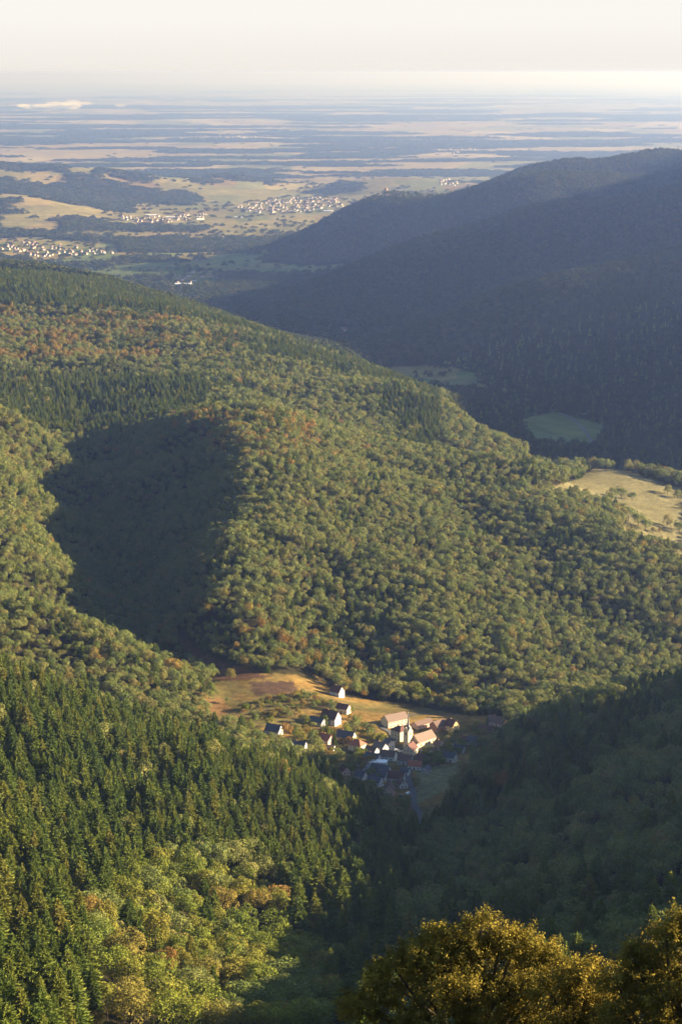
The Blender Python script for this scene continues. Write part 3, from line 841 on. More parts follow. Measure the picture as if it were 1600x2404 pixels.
for (px, py, h, w, kind, lab), (x, y, z) in zip(GROVE, grove_at):
    leaf_tree(kind, x, y, z, w * h / 15, h / 16.5, lab, None)
fill = []
while len(fill) < 40:
    y = rng.uniform(650, 775); px = rng.uniform(285, 790)
    x = (px - 800) / FOC * y * 1.09
    if abs(x - grove_at[0][0]) < 13 and -45 < y - grove_at[0][1] < 14:
        continue
    if all((x - a[0]) ** 2 + (y - a[1]) ** 2 > 9.5 ** 2 for a in fill) and all((x - a[0]) ** 2 + (y - a[1]) ** 2 > 6.5 ** 2 and not (abs(x - a[0]) < 6 and -22 < y - a[1] < 0) for a in grove_at):
        fill.append((x, y, px))
for (x, y, px) in fill:
    z = float(height(np.array([x]), np.array([y]))[0])
    u_ = rng.uniform()
    kind = 'autumn' if u_ < .10 else ('yellow' if u_ < .62 else 'green')
    h = rng.uniform(16, 23)
    leaf_tree(kind, x, y, z, h / 12.5, h / 17, {'autumn': "orange leafy tree within the near grove", 'yellow': "yellow green leafy tree packed into the near grove", 'green': "mid green leafy tree packed into the near grove"}[kind], {'autumn': "orange trees of the near grove", 'yellow': "yellow green trees packed in the near grove", 'green': "green trees packed in the near grove"}[kind])
for (px, py, h, lab) in ((20, 2300, 26, "dark spruce in the lower left corner"), (140, 2290, 27, "dark spruce right of the corner spruce, in shade"), (215, 2260, 24, "narrow dark spruce left of the tawny bush"), (330, 2130, 24, "dark spruce just left of the tall lime green tree"), (445, 2190, 24, "slim spruce between two lime green crowns"), (500, 2260, 22, "slim dark spruce above the small lone pale tree")):
    x, y, z = ground_hit(px, py, 450, 1000, h)
    spruce_tree(x, y, z, h / 25 * .85, h / 25, lab, None)
for (px, py, h, lab) in ((1583, 2075, 24, "sparse sunlit spruce at the right edge above the golden oaks"), (1500, 2130, 15, "sunlit top of a spruce above the golden oaks"), (1430, 2150, 14, "half lit spruce left of the right hand golden tree")):
    x, y, z = ground_hit(px, py, 350, 1000, h)
    spruce_tree(x, y, z, h / 25 * .8, h / 25, lab, None)

# village and meadow trees: crown top, height, width, kind
for (px, py, h, w, kind, lab) in [
    (659, 1655, 5, .6, 'green', "small round fruit tree alone on the meadow"),
    (712, 1640, 6, .8, 'autumn', "brown bush on the meadow below the topmost white house"), (735, 1648, 6, .8, 'green', "bush on the meadow beside the brown bush"), (700, 1660, 6, .8, 'autumn', "tawny bush at the upper edge of the gardens"), (765, 1644, 7, .7, 'yellow', "small pale tree beside the topmost white house"),
    (834, 1686, 13, 1.0, 'green', "broad olive tree in the middle of the gardens"), (812, 1702, 10, .9, 'yellow', "pale tree at the left of the broad olive garden tree"), (632, 1684, 9, .9, 'yellow', "golden tree at the left end of the gardens"), (671, 1696, 10, 1.0, 'autumn', "light brown tree at the left of the gardens"), (697, 1712, 9, 1.0, 'yellow', "mustard tree above the blue roofed house"),
    (708, 1722, 8, 1.0, 'yellow', "yellow bush above the blue roofed house"), (655, 1724, 8, .9, 'green', "grey green bush beside the house with the narrow white gable"), (734, 1712, 9, .7, 'yellow', "slim yellow green tree between the dark roofs"), (742, 1738, 14, 1.0, 'green', "dense green tree right of the blue roofed house"), (744, 1768, 13, 1.25, 'autumn', "big orange tree at the edge of the spruce wood"),
    (775, 1771, 12, .9, 'yellow', "yellow green tree right of the big orange tree"), (800, 1762, 9, .9, 'green', "grey green tree below the cream house"), (828, 1770, 10, 1.0, 'green', "leafy tree under the cream house with the red roof"), (820, 1792, 9, .9, 'yellow', "ochre tree behind the pink gable"), (875, 1720, 8, 1.1, 'yellow', "apple tree left of the tall presbytery"),
    (895, 1722, 8, 1.0, 'yellow', "apple tree nearest the tall presbytery"), (883, 1766, 5, .8, 'autumn', "orange bush beside the village street"), (826, 1659, 6, .6, 'yellow', "small tree right of the upper cream house"), (914, 1597, 17, 1.2, 'green', "big green tree at the forest edge above the village"), (955, 1600, 17, 1.1, 'yellow', "yellow green tree at the forest edge above the church"),
    (992, 1570, 18, 1.2, 'yellow', "tall ochre tree at the forest edge above the church spire"), (1020, 1566, 18, 1.1, 'autumn', "tall orange tree at the forest edge right of the ochre one"), (1045, 1594, 14, 1.0, 'autumn', "reddish tree at the forest edge above the yellow house"), (985, 1612, 15, 1.1, 'yellow', "mossy tree in front of the tall ochre tree"), (1130, 1624, 16, 1.15, 'yellow', "pale green tree right of the village at the forest edge"),
    (1098, 1620, 13, .9, 'green', "slender green tree above the yellow house"), (1105, 1652, 12, .8, 'green', "slender tree directly right of the yellow house"), (1190, 1660, 12, 1.0, 'yellow', "tree above the lone red roofed farmhouse"), (357, 1518, 16, 1.0, 'green', "round tree at the foot of the wooded spur beside the dark gully"), (405, 1550, 16, 1.1, 'autumn', "bronze round tree at the foot of the wooded spur"),
    (464, 1566, 9, .7, 'yellow', "small tree alone in the brown field of the gully"), (542, 1572, 10, .9, 'autumn', "tawny tree in front of the shadowed gully field"), (491, 1606, 13, .9, 'yellow', "upright yellow green tree at the end of the wooded spur"), (533, 1636, 6, .6, 'green', "little green tree on the bracken bank"), (440, 1662, 9, .9, 'green', "rounded bush at the foot of the bracken bank"),
    (588, 1693, 9, .8, 'yellow', "yellow tree right of the two dark meadow conifers"), (600, 1676, 8, .8, 'green', "green tree above the yellow tree on the meadow"), (1028, 1768, 10, 1.1, 'green', "dark tree in the shaded lower village"), (1000, 1778, 8, .9, 'green', "dark bush in the shaded lower village"), (975, 1824, 8, 1.0, 'green', "rounded bush beside the shaded lane"),
    (905, 1868, 9, 1.1, 'green', "dark bush below the lowest gabled house"), (950, 1870, 8, 1.0, 'green', "dark bush at the bend of the lane"), (870, 1830, 9, 1.0, 'green', "dark tree left of the lower village roofs"), (1085, 1735, 8, 1.0, 'green', "bush on the shaded bank right of the church"), (1130, 1728, 8, 1.0, 'green', "bush on the shaded bank below the farmhouse"), (1010, 1752, 7, .9, 'green', "bush in front of the church nave"),
]:
    x, y, z = ground_hit(px, py, 1340, 1900, h)
    low_tree(kind, x, y, z, h * 1.1, w * 1.15, lab, None)
# gardens and hedges between the houses
P_GARDEN = [(640, 1700), (700, 1660), (760, 1660), (840, 1690), (905, 1720), (905, 1750), (840, 1745), (880, 1800), (850, 1850), (790, 1810), (730, 1780), (690, 1745)]
P_GARDEN2 = [(985, 1760), (1060, 1725), (1110, 1710), (1160, 1715), (1130, 1750), (1060, 1790), (1000, 1820)]
P_GARDEN3 = [(860, 1800), (950, 1850), (960, 1940), (915, 1940), (870, 1880)]
P_ROUGH = [(700, 1625), (760, 1640), (790, 1660), (720, 1665), (640, 1690), (580, 1690), (560, 1660), (620, 1650)]
for (poly, n, hs, kinds, lab, grp) in ((P_GARDEN, 48, (4.5, 9), ('yellow', 'green', 'green', 'autumn'), "small garden tree or bush among the left hand village houses", "garden trees among the left hand houses"),
                                       (P_GARDEN2, 34, (4, 8), ('green',), "dark garden bush on the shaded bank right of the church", "bushes on the shaded bank"),
                                       (P_GARDEN3, 24, (4, 8), ('green',), "dark garden bush in the shaded lower village", "bushes in the lower village"),
                                       (P_ROUGH, 72, (3, 7), ('autumn', 'yellow', 'green'), "low rough shrub on the sunny meadow left of the village", "shrubs on the sunny meadow")):
    k = 0
    while k < n:
        px, py = rng.uniform(min(p[0] for p in poly), max(p[0] for p in poly)), rng.uniform(min(p[1] for p in poly), max(p[1] for p in poly))
        if not in_poly(np.array([px]), np.array([py]), poly)[0]:
            continue
        h = rng.uniform(*hs)
        x, y, z = ground_hit(px, py, 1340, 1900)
        low_tree(kinds[int(rng.integers(0, len(kinds)))], x, y, z, h, rng.uniform(.9, 1.4), lab, grp, "garden_bush", "bush"); k += 1
for (px, py, h, w, lab) in ((504, 1668, 20, 1.25, "left one of two broad dark conifers on the meadow"), (567, 1677, 20, 1.35, "right one of two broad dark conifers on the meadow"), (767, 1696, 15, .9, "dark spruce in front of the house with the big maroon roof"), (785, 1712, 14, .8, "slim spruce between the maroon roof and the cream house"), (1143, 1676, 11, .45, "thin pointed conifer left of the lone farmhouse")):
    x, y, z = ground_hit(px, py, 1340, 1900, h)
    spruce_tree(x, y, z, h / 25 * w, h / 25, lab, None)
# groves and single trees round the field on the hill's shoulder
k = 0
for (cxp, cyp, h, kind) in [(440, 690, 15, 'green'), (495, 655, 13, 'autumn'), (560, 680, 17, 'green'), (640, 640, 17, 'green'), (700, 625, 17, 'green'), (760, 600, 16, 'green'), (830, 595, 16, 'green'), (890, 570, 16, 'green'), (960, 590, 15, 'green'), (600, 720, 16, 'green'), (690, 845, 12, 'green'), (1000, 870, 13, 'green'), (1070, 850, 14, 'green'), (1160, 890, 10, 'green'), (870, 985, 12, 'green'), (960, 985, 17, 'green'), (1050, 1000, 17, 'green'), (1130, 1010, 17, 'green'), (1210, 1060, 16, 'green'), (1270, 1110, 13, 'green'), (980, 1100, 13, 'green'), (1445, 1090, 12, 'green'), (1545, 1130, 13, 'green'),
                        (1130, 640, 14, 'green'), (1220, 650, 14, 'green'), (1300, 680, 14, 'green'), (1400, 700, 14, 'green'), (1480, 720, 14, 'green'), (1550, 760, 15, 'green'), (1450, 830, 13, 'green'), (1530, 870, 12, 'green'), (1060, 1240, 13, 'green'), (1150, 1275, 11, 'green'), (1225, 1300, 11, 'yellow'), (1290, 1330, 10, 'green'), (1370, 1310, 12, 'green'), (1440, 1400, 11, 'green'), (1320, 1430, 12, 'autumn'), (1180, 1370, 12, 'green'), (1470, 1490, 12, 'green'), (1560, 1480, 11, 'yellow'), (1330, 1180, 6, 'autumn'), (1385, 1185, 5, 'autumn')]:
    px, py = 1150 + .287 * cxp, 900 + .287 * cyp
    x, y, z = ground_hit(px, py, 2080, 2640, h, last=True)
    lab = {'green': "round green tree of the hedges round the tilted sunny field", 'autumn': "orange tree beside the tilted sunny field", 'yellow': "yellow tree below the tilted sunny field"}[kind]
    low_tree(kind, x, y, z, h * 1.12, 1.05, lab, {'green': "trees round the sunny field", 'autumn': "orange trees round the sunny field", 'yellow': "yellow trees below the sunny field"}[kind])

# ------------------------------------------------------------------ golden trees close to the camera
def big_crown(seed, lobes, per, leaf, stretch):
    """crown of boughs, each bough a tuft of many leaf sprays"""
    r = np.random.default_rng(seed)
    Q = []
    for (c, rad) in lobes:
        c = np.array(c, float)
        sub = [(c, rad * .62)]
        for d in unit(r.normal(0, 1, (9, 3)) + np.array([0, 0, .45])):
            sub.append((c + d * rad * r.uniform(.6, .95) * np.array(stretch), rad * r.uniform(.22, .42)))
        for (sc, sr) in sub:
            m = int(30 * sr ** 2) + 4
            d = unit(r.normal(0, 1, (m, 3)) + np.array([0, 0, .3]))
            cl = sc + d * sr * r.uniform(.8, 1.05, (m, 1))
            for q, dd in zip(cl, d):
                n = int(per * r.uniform(.5, 1.3))
                ax = unit(dd + r.normal(0, .4, 3) + np.array([0, 0, .5]))
                p = q + ax * r.uniform(-.15, .5, (n, 1)) * .8 + r.normal(0, 1, (n, 3)) * .085
                Q.append(leaf_quads(r, p, np.tile(dd + np.array([0, 0, .2]), (n, 1)), leaf, .75, .75))
    return np.concatenate(Q)

def oak(name, px, py, Y, lobes, label, seed, per, base_drop=9.0):
    x, y, z = unproject(px, py, Y)
    gz = float(height(np.array([x]), np.array([y]))[0])
    t = tag(empty(name, (x, y, gz)), label, "tree")
    lo = [((a, b, c + (z - gz)), r_) for (a, b, c, r_) in lobes]
    mesh_obj("crown", soup_mesh("golden_crown", big_crown(seed, lo, per, .115, (1, 1, .85)), M_GOLD), t)
    bm = bmesh.new()
    r = random.Random(seed)
    zc = z - gz
    tube(bm, [(0, 0, -1), (0, 0, .3), (.1, -.05, max(1.0, zc - 3.0)), (.05, .1, zc + .5)], [.45, .32, .26, .12], 9)
    for (c, rr) in lo:
        s = Vector((.1, 0, max(.8, zc - 3.2 + r.uniform(0, 1.6))))
        e = Vector(c)
        mid = (s + e) / 2 + Vector((r.uniform(-.4, .4), r.uniform(-.4, .4), -.3))
        tube(bm, [s, mid, e, e + (e - s).normalized() * rr * .7], [.15, .09, .05, .015], 6)
    mesh_obj("trunk", bm_mesh("golden_trunk", bm, M_BARK, True), t)
    return t
oak("golden_tree", 1105, 2340, 76, [(-4.6, 0, -.7, 1.1), (-3.9, -.2, .35, 1.0), (-3.1, .1, 1.15, .95), (-2.3, -.4, 1.7, .85), (-1.35, .1, 2.15, 1.0), (-.55, .2, 1.7, .9), (.35, 0, 2.75, .95), (1.1, .1, 1.9, .9), (1.75, 0, 2.3, .85), (2.5, .1, 1.5, .95), (3.25, 0, 1.4, .85), (3.9, .1, .8, .9), (4.6, 0, .1, 1.0),
    (-1.6, -1.5, .3, 1.2), (-.2, -1.7, .9, 1.1), (1.0, -1.5, .2, 1.1), (2.2, -1.4, .4, 1.1), (-3.1, -1.0, -1.2, 1.2), (-4.4, -.5, -2.6, 1.3), (-2.0, -1.9, -1.2, 1.2), (-.5, -2.2, -.9, 1.2), (1.0, -2.1, -1.1, 1.2), (2.6, -1.6, -1.1, 1.2), (4.0, -.8, -1.9, 1.3), (-3.0, -1.6, -2.8, 1.4), (-1.0, -2.3, -2.7, 1.4), (1.2, -2.3, -2.7, 1.4), (3.0, -1.6, -2.8, 1.4), (0, 1.2, 0, 2.0), (-2.2, 1.2, -.8, 1.7), (2.2, 1.2, -.5, 1.7)],
    "broad golden brown tree close to the camera filling the bottom right", 900, 58)
oak("golden_tree", 1590, 2368, 70, [(-2.3, 0, .9, .7), (-1.7, .1, 1.9, .7), (-1.0, .2, 1.5, .8), (-.5, .1, 2.7, .75), (.2, .1, 3.2, .7), (.9, 0, 2.5, .8), (1.6, .1, 2.8, .8), (-2.0, -.3, -.2, 1.0), (-.7, -.8, .7, .9), (.4, -.9, 1.2, .9), (1.4, -.5, .8, 1.1), (-1.7, -.6, -1.3, 1.1), (-.3, -1.2, -.6, 1.0), (.9, -1.0, -.9, 1.0), (1.9, -.5, -1.2, 1.2), (-1.0, -1.0, -2.4, 1.2), (.6, -1.2, -2.4, 1.2), (.2, .9, .6, 1.6), (.3, .9, -1.4, 1.7)],
    "upright golden green tree close to the camera in the bottom right corner", 901, 55)
oak("golden_tree", 1372, 2378, 73, [(-1.2, 0, .5, 1.2), (0, .1, 1.1, 1.2), (1.2, 0, .7, 1.2), (-.4, -.7, -.4, 1.3), (.9, -.6, -.5, 1.3), (0, .6, 0, 1.5)],
    "low russet tree squeezed between the two golden trees at the bottom right", 902, 50)

# all the other trees of the near hills
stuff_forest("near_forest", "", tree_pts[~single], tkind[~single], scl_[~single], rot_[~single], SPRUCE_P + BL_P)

# mountains beyond the valley: plainer trees
XS, YS = [], []
for (y0, y1, st) in ((4300, 6000, 10.5), (6000, 9300, 13.5)):
    a, b = scatter(y0, y1, .22, st); XS.append(a); YS.append(b)
fx, fy = np.concatenate(XS), np.concatenate(YS)
fz = height(fx, fy); fpx, fpy = project(fx, fy, fz)
k = forest_mask(fx, fy, fz, fpx, fpy)
fx, fy, fz, fpx, fpy = fx[k], fy[k], fz[k], fpx[k], fpy[k]
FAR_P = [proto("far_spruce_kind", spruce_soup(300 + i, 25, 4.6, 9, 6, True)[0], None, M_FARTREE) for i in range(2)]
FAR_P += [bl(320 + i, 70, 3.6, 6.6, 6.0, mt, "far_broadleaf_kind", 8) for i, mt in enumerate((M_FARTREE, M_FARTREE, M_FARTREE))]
fs = rng.uniform(0, 1, fx.shape) < spruce_share(fx, fy, fz, fpx, fpy)
fk = np.where(fs, rng.integers(0, 2, fx.shape), np.where(rng.uniform(0, 1, fx.shape) < .02, 4, rng.integers(2, 4, fx.shape)))
fsz = rng.uniform(.8, 1.2, fx.shape)
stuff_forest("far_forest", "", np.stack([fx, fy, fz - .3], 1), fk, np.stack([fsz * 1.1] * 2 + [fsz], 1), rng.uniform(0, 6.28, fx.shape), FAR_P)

# woods and hedges of the valley floor, the vineyard hills and the plain
def copse(seed, n=60):
    r = np.random.default_rng(seed)
    c = r.uniform(-.5, .5, (n, 3)); c[:, 2] = r.uniform(.45, .95, n) * (1 - .7 * (np.hypot(c[:, 0], c[:, 1]) * 1.6) ** 2)
    q = []
    for i in range(n):
        v = unit(r.normal(0, 1, (5, 3)) + np.array([0, 0, .6]))
        q.append(leaf_quads(r, c[i] + v * np.array([.09, .09, .16]), v, .22, .5))
    return np.concatenate(q)
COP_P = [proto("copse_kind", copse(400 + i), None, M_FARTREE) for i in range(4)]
vv = np.arange(math.log(3300), math.log(95000), .005)
uu = np.arange(-.22, .22, .0034)
U2, V2 = np.meshgrid(uu, vv)
U2 = U2 + rng.uniform(-.5, .5, U2.shape) * .0042; V2 = V2 + rng.uniform(-.5, .5, V2.shape) * .0055
cy_ = np.exp(V2).ravel(); cx_ = U2.ravel() * cy_
cz_ = height(cx_, cy_); cpx, cpy = project(cx_, cy_, cz_)
vl_ = np.log(cy_)
wn_ = np.where(cy_ < 15500, fbm(cx_ / 750, cy_ / 600, 61, 4), fbm(cx_ / cy_ / .055, vl_ / .03, 62, 5))
lim = np.where(cy_ < 9000, .48, np.where(cy_ < 11000, .57, np.where(cy_ < 15500, .66, .535)))
P_V1 = [(0, 375), (225, 385), (410, 430), (440, 470), (310, 480), (310, 500), (250, 495), (130, 462), (0, 455)]
lim = np.where(in_poly(cpx, cpy, P_V1) & (cy_ > 10500) & (cy_ < 14500), .36, lim)
P_VF = [(330, 428), (420, 442), (480, 472), (440, 484), (330, 474)]
lim = np.where(in_poly(cpx, cpy, P_VF) & (cy_ > 10500), .42, lim)
for p_ in ([(150, 382), (232, 392), (220, 411), (165, 406)], [(245, 408), (310, 424), (300, 432), (240, 420)], [(50, 460), (150, 476), (312, 506), (300, 521), (190, 506), (50, 492)], [(465, 446), (560, 420), (645, 440), (700, 468), (560, 482)], [(860, 420), (1000, 416), (1040, 434), (900, 440)], [(0, 500), (150, 522), (140, 545), (0, 540)]):
    lim = np.where(in_poly(cpx, cpy, p_) & (cy_ > 9000) & (cy_ < 15000), .93, lim)
P_V2 = [(425, 430), (530, 407), (655, 427), (645, 437), (560, 424), (470, 436)]
P_V3 = [(700, 452), (800, 430), (866, 424), (850, 446), (760, 462)]
for p_ in (P_V2, P_V3):
    lim = np.where(in_poly(cpx, cpy, p_) & (cy_ > 11500) & (cy_ < 15000), .44, lim)
P_BARE = [(430, 555), (560, 515), (820, 495), (840, 530), (700, 545), (440, 565)]
lim = np.where(in_poly(cpx, cpy, P_BARE), .8, lim)
lim = lim + np.clip((cy_ - 30000) / 45000, 0, 1) * .13      # fewer woods towards the horizon
P_TOWNS = [[(-20, 618), (60, 622), (200, 655), (290, 655), (260, 695), (-20, 690)], [(-20, 560), (90, 558), (280, 572), (290, 600), (110, 615), (-20, 600)], [(235, 497), (340, 500), (490, 495), (510, 516), (380, 532), (250, 528)], [(540, 480), (620, 464), (690, 456), (815, 456), (820, 492), (700, 508), (580, 510)], [(395, 630), (510, 632), (515, 668), (395, 680)]]
town = np.zeros(cx_.shape, bool)
for p_ in P_TOWNS:
    town |= in_poly(cpx, cpy, p_) & (cy_ > 5500) & (cy_ < 14000)
lim = np.where(town, np.where(rng.uniform(0, 1, cx_.shape) < .22, .2, .95), lim)
ragged = rng.normal(0, .022, cx_.shape)
hedge = (fbm(cx_ / 240, cy_ / 90, 66, 3) > .60) & (cy_ < 16000) & (rng.uniform(0, 1, cx_.shape) < .5) & (lim < .9)
few = (rng.uniform(0, 1, cx_.shape) < .014) & (lim < .9)
k = ((wn_ + ragged > lim) | hedge | few) & ~forest_mask(cx_, cy_, cz_, cpx, cpy) & (cy_ > 3300) & ~open_ground(cpx, cpy, cy_, cz_)
cx_, cy_, cz_ = cx_[k], cy_[k], cz_[k]
w_ = np.clip(cy_ * .005, 22, 420) * rng.uniform(.8, 1.3, cx_.shape)
h_ = rng.uniform(13, 22, cx_.shape)
small = (hedge | few)[k] & ~(wn_ + ragged > lim)[k]
w_ = np.where(small, w_ * .36, w_); h_ = np.where(small, h_ * .7, h_)
w_ = np.where(town[k], w_ * .45, w_); h_ = np.where(town[k], h_ * .55, h_)
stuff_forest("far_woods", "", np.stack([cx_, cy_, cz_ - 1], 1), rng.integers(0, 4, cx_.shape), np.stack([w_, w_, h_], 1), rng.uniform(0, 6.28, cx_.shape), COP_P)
print("trees", len(tx), "far", len(fx), "copses", len(cx_))
# ------------------------------------------------------------------ village
M_WALLS = {'white': plain_mat("white_render", (.64, .62, .58), .85, .08, .6), 'cream': plain_mat("cream_render", (.56, .48, .33), .85, .1, .6), 'yellow': plain_mat("yellow_render", (.66, .48, .20), .85, .1, .6),
           'pink': plain_mat("pink_render", (.60, .40, .31), .85, .1, .6), 'grey': plain_mat("grey_render", (.42, .41, .41), .85, .1, .6), 'dull': plain_mat("dull_render", (.33, .31, .29), .85, .1, .6), 'brick': plain_mat("brick_wall", (.38, .20, .13), .9, .2, 1.5)}
M_ROOFS = {'maroon': plain_mat("maroon_tiles", (.105, .050, .040), .8, .25, 1.2), 'red': plain_mat("red_tiles", (.30, .105, .060), .8, .25, 1.2), 'brown': plain_mat("brown_tiles", (.135, .088, .066), .8, .25, 1.2), 'slate': plain_mat("slate", (.060, .068, .082), .6, .25, 1.2), 'tan': plain_mat("weathered_tiles", (.175, .125, .098), .8, .2, 1.2), 'white': plain_mat("white_sheet_roof", (.72, .73, .75), .6, .05, 1.0)}
M_GLASS = plain_mat("window_glass", (.035, .04, .05), .15, .1, 1, .5)
M_WOOD = plain_mat("dark_wood", (.12, .07, .04), .8, .3, 2)
M_METAL = plain_mat("grey_metal", (.45, .46, .48), .5, .05, 1)

def box(bm, x0, x1, y0, y1, z0, z1):
    v = [bm.verts.new(p) for p in ((x0, y0, z0), (x1, y0, z0), (x1, y1, z0), (x0, y1, z0), (x0, y0, z1), (x1, y0, z1), (x1, y1, z1), (x0, y1, z1))]
    for f in ((3, 2, 1, 0), (4, 5, 6, 7), (0, 1, 5, 4), (1, 2, 6, 5), (2, 3, 7, 6), (3, 0, 4, 7)):
        bm.faces.new([v[i] for i in f])

def prism(bm, prof, x0, x1):
    """profile of (y, z) points pushed along x"""
    a = [bm.verts.new((x0, y, z)) for y, z in prof]; b = [bm.verts.new((x1, y, z)) for y, z in prof]
    n = len(prof)
    bm.faces.new(a); bm.faces.new(list(reversed(b)))
    for i in range(n):
        bm.faces.new((a[i], b[i], b[(i + 1) % n], a[(i + 1) % n]))

def box_me(name, mat, *dims):
    bm = bmesh.new(); box(bm, *dims)
    return bm_mesh(name, bm, mat)

WIN_ME = box_me("window", M_GLASS, -.03, .05, -.5, .5, -.65, .65)
def _frame():
    bm = bmesh.new()
    for d in ((-.02, .08, -.60, -.5, -.75, .75), (-.02, .08, .5, .60, -.75, .75), (-.02, .08, -.5, .5, .65, .75), (-.02, .10, -.5, .5, -.75, -.65), (.052, .065, -.03, .03, -.65, .65)):
        box(bm, *d)
    return bm_mesh("window_frame", bm, M_WALLS['white'])
FRAME_ME = _frame()
DOOR_ME = box_me("door", M_WOOD, -.03, .06, -.55, .55, 0, 2.1)

def window(parent, x, y, z, rz, s=1.0):
    w = mesh_obj("window", WIN_ME, parent); w.location = (x, y, z); w.rotation_euler = (0, 0, rz); w.scale = (1, s, s)
    f = mesh_obj("frame", FRAME_ME, w)
    return w

def roof_slabs(L, W, eave, rise, over=.55, th=.22):
    bm = bmesh.new()
    hw = W / 2 + over
    zz = eave - over * rise / (W / 2)
    prism(bm, [(-hw, zz), (0, eave + rise), (hw, zz), (hw, zz + th), (0, eave + rise + th * 1.3), (-hw, zz + th)], -L / 2 - over * .7, L / 2 + over * .7)
    return bm

def hip_roof(L, W, eave, rise, over=.5):
    bm = bmesh.new()
    l, w = L / 2 + over, W / 2 + over
    rl = max(.4, L / 2 - W * .42)
    b = [bm.verts.new(p) for p in ((-l, -w, eave), (l, -w, eave), (l, w, eave), (-l, w, eave))]
    c = [bm.verts.new(p) for p in ((-l, -w, eave - .2), (l, -w, eave - .2), (l, w, eave - .2), (-l, w, eave - .2))]
    r0, r1 = bm.verts.new((-rl, 0, eave + rise)), bm.verts.new((rl, 0, eave + rise))
    for f in ((b[0], b[1], r1, r0), (b[1], b[2], r1), (b[2], b[3], r0, r1), (b[3], b[0], r0)):
        bm.faces.new(f)
    for i in range(4):
        bm.faces.new((c[i], c[(i + 1) % 4], b[(i + 1) % 4], b[i]))
    bm.faces.new(list(reversed(c)))
    return bm

def house(name, px, py, L, W, eave, rise, yaw, wall, roof, label, cat="house", chim=1, hip=False, win=True, depth=(1340, 1900), group=None):
    x, y, z = ground_hit(px, py, *depth)
    h = tag(empty(name, (x, y, z), R(yaw)), label, cat, group)
    bm = bmesh.new()
    if hip:
        box(bm, -L / 2, L / 2, -W / 2, W / 2, -3.0, eave - .19)
    else:
        prism(bm, [(-W / 2, -3.0), (W / 2, -3.0), (W / 2, eave), (0, eave + rise), (-W / 2, eave)], -L / 2, L / 2)
    mesh_obj("wall", bm_mesh("wall", bm, M_WALLS[wall]), h)
    rf = mesh_obj("roof", bm_mesh("roof", hip_roof(L, W, eave, rise) if hip else roof_slabs(L, W, eave, rise), M_ROOFS[roof]), h)
    for c in range(chim):
        ch = mesh_obj("chimney", box_me("chimney", M_WALLS['brick'], -.35, .35, -.3, .3, -1.2, 1.3), rf)
        ch.location = (L * (-.22 + .45 * c), W * .10, eave + rise * .86)
    if win:
        st = max(1, int(eave // 2.6))
        for s in range(st):
            zz = 1.55 + s * 2.7
            k = 2 if W < 9.5 else 3
            for i in range(k):
                window(h, L / 2, (i - (k - 1) / 2) * W / (k + .6), zz, 0)
            m_ = max(2, int(L // 3.6))
            for i in range(m_):
                if s == 0 and i == m_ // 2:
                    d = mesh_obj("door", DOOR_ME, h); d.location = ((i - (m_ - 1) / 2) * L / (m_ + .3), -W / 2, .1); d.rotation_euler = (0, 0, R(-90))
                else:
                    window(h, (i - (m_ - 1) / 2) * L / (m_ + .3), -W / 2, zz, R(-90))
        if not hip and rise > 2.6:
            window(h, L / 2, 0, eave + rise * .30, 0, .8)
    return h

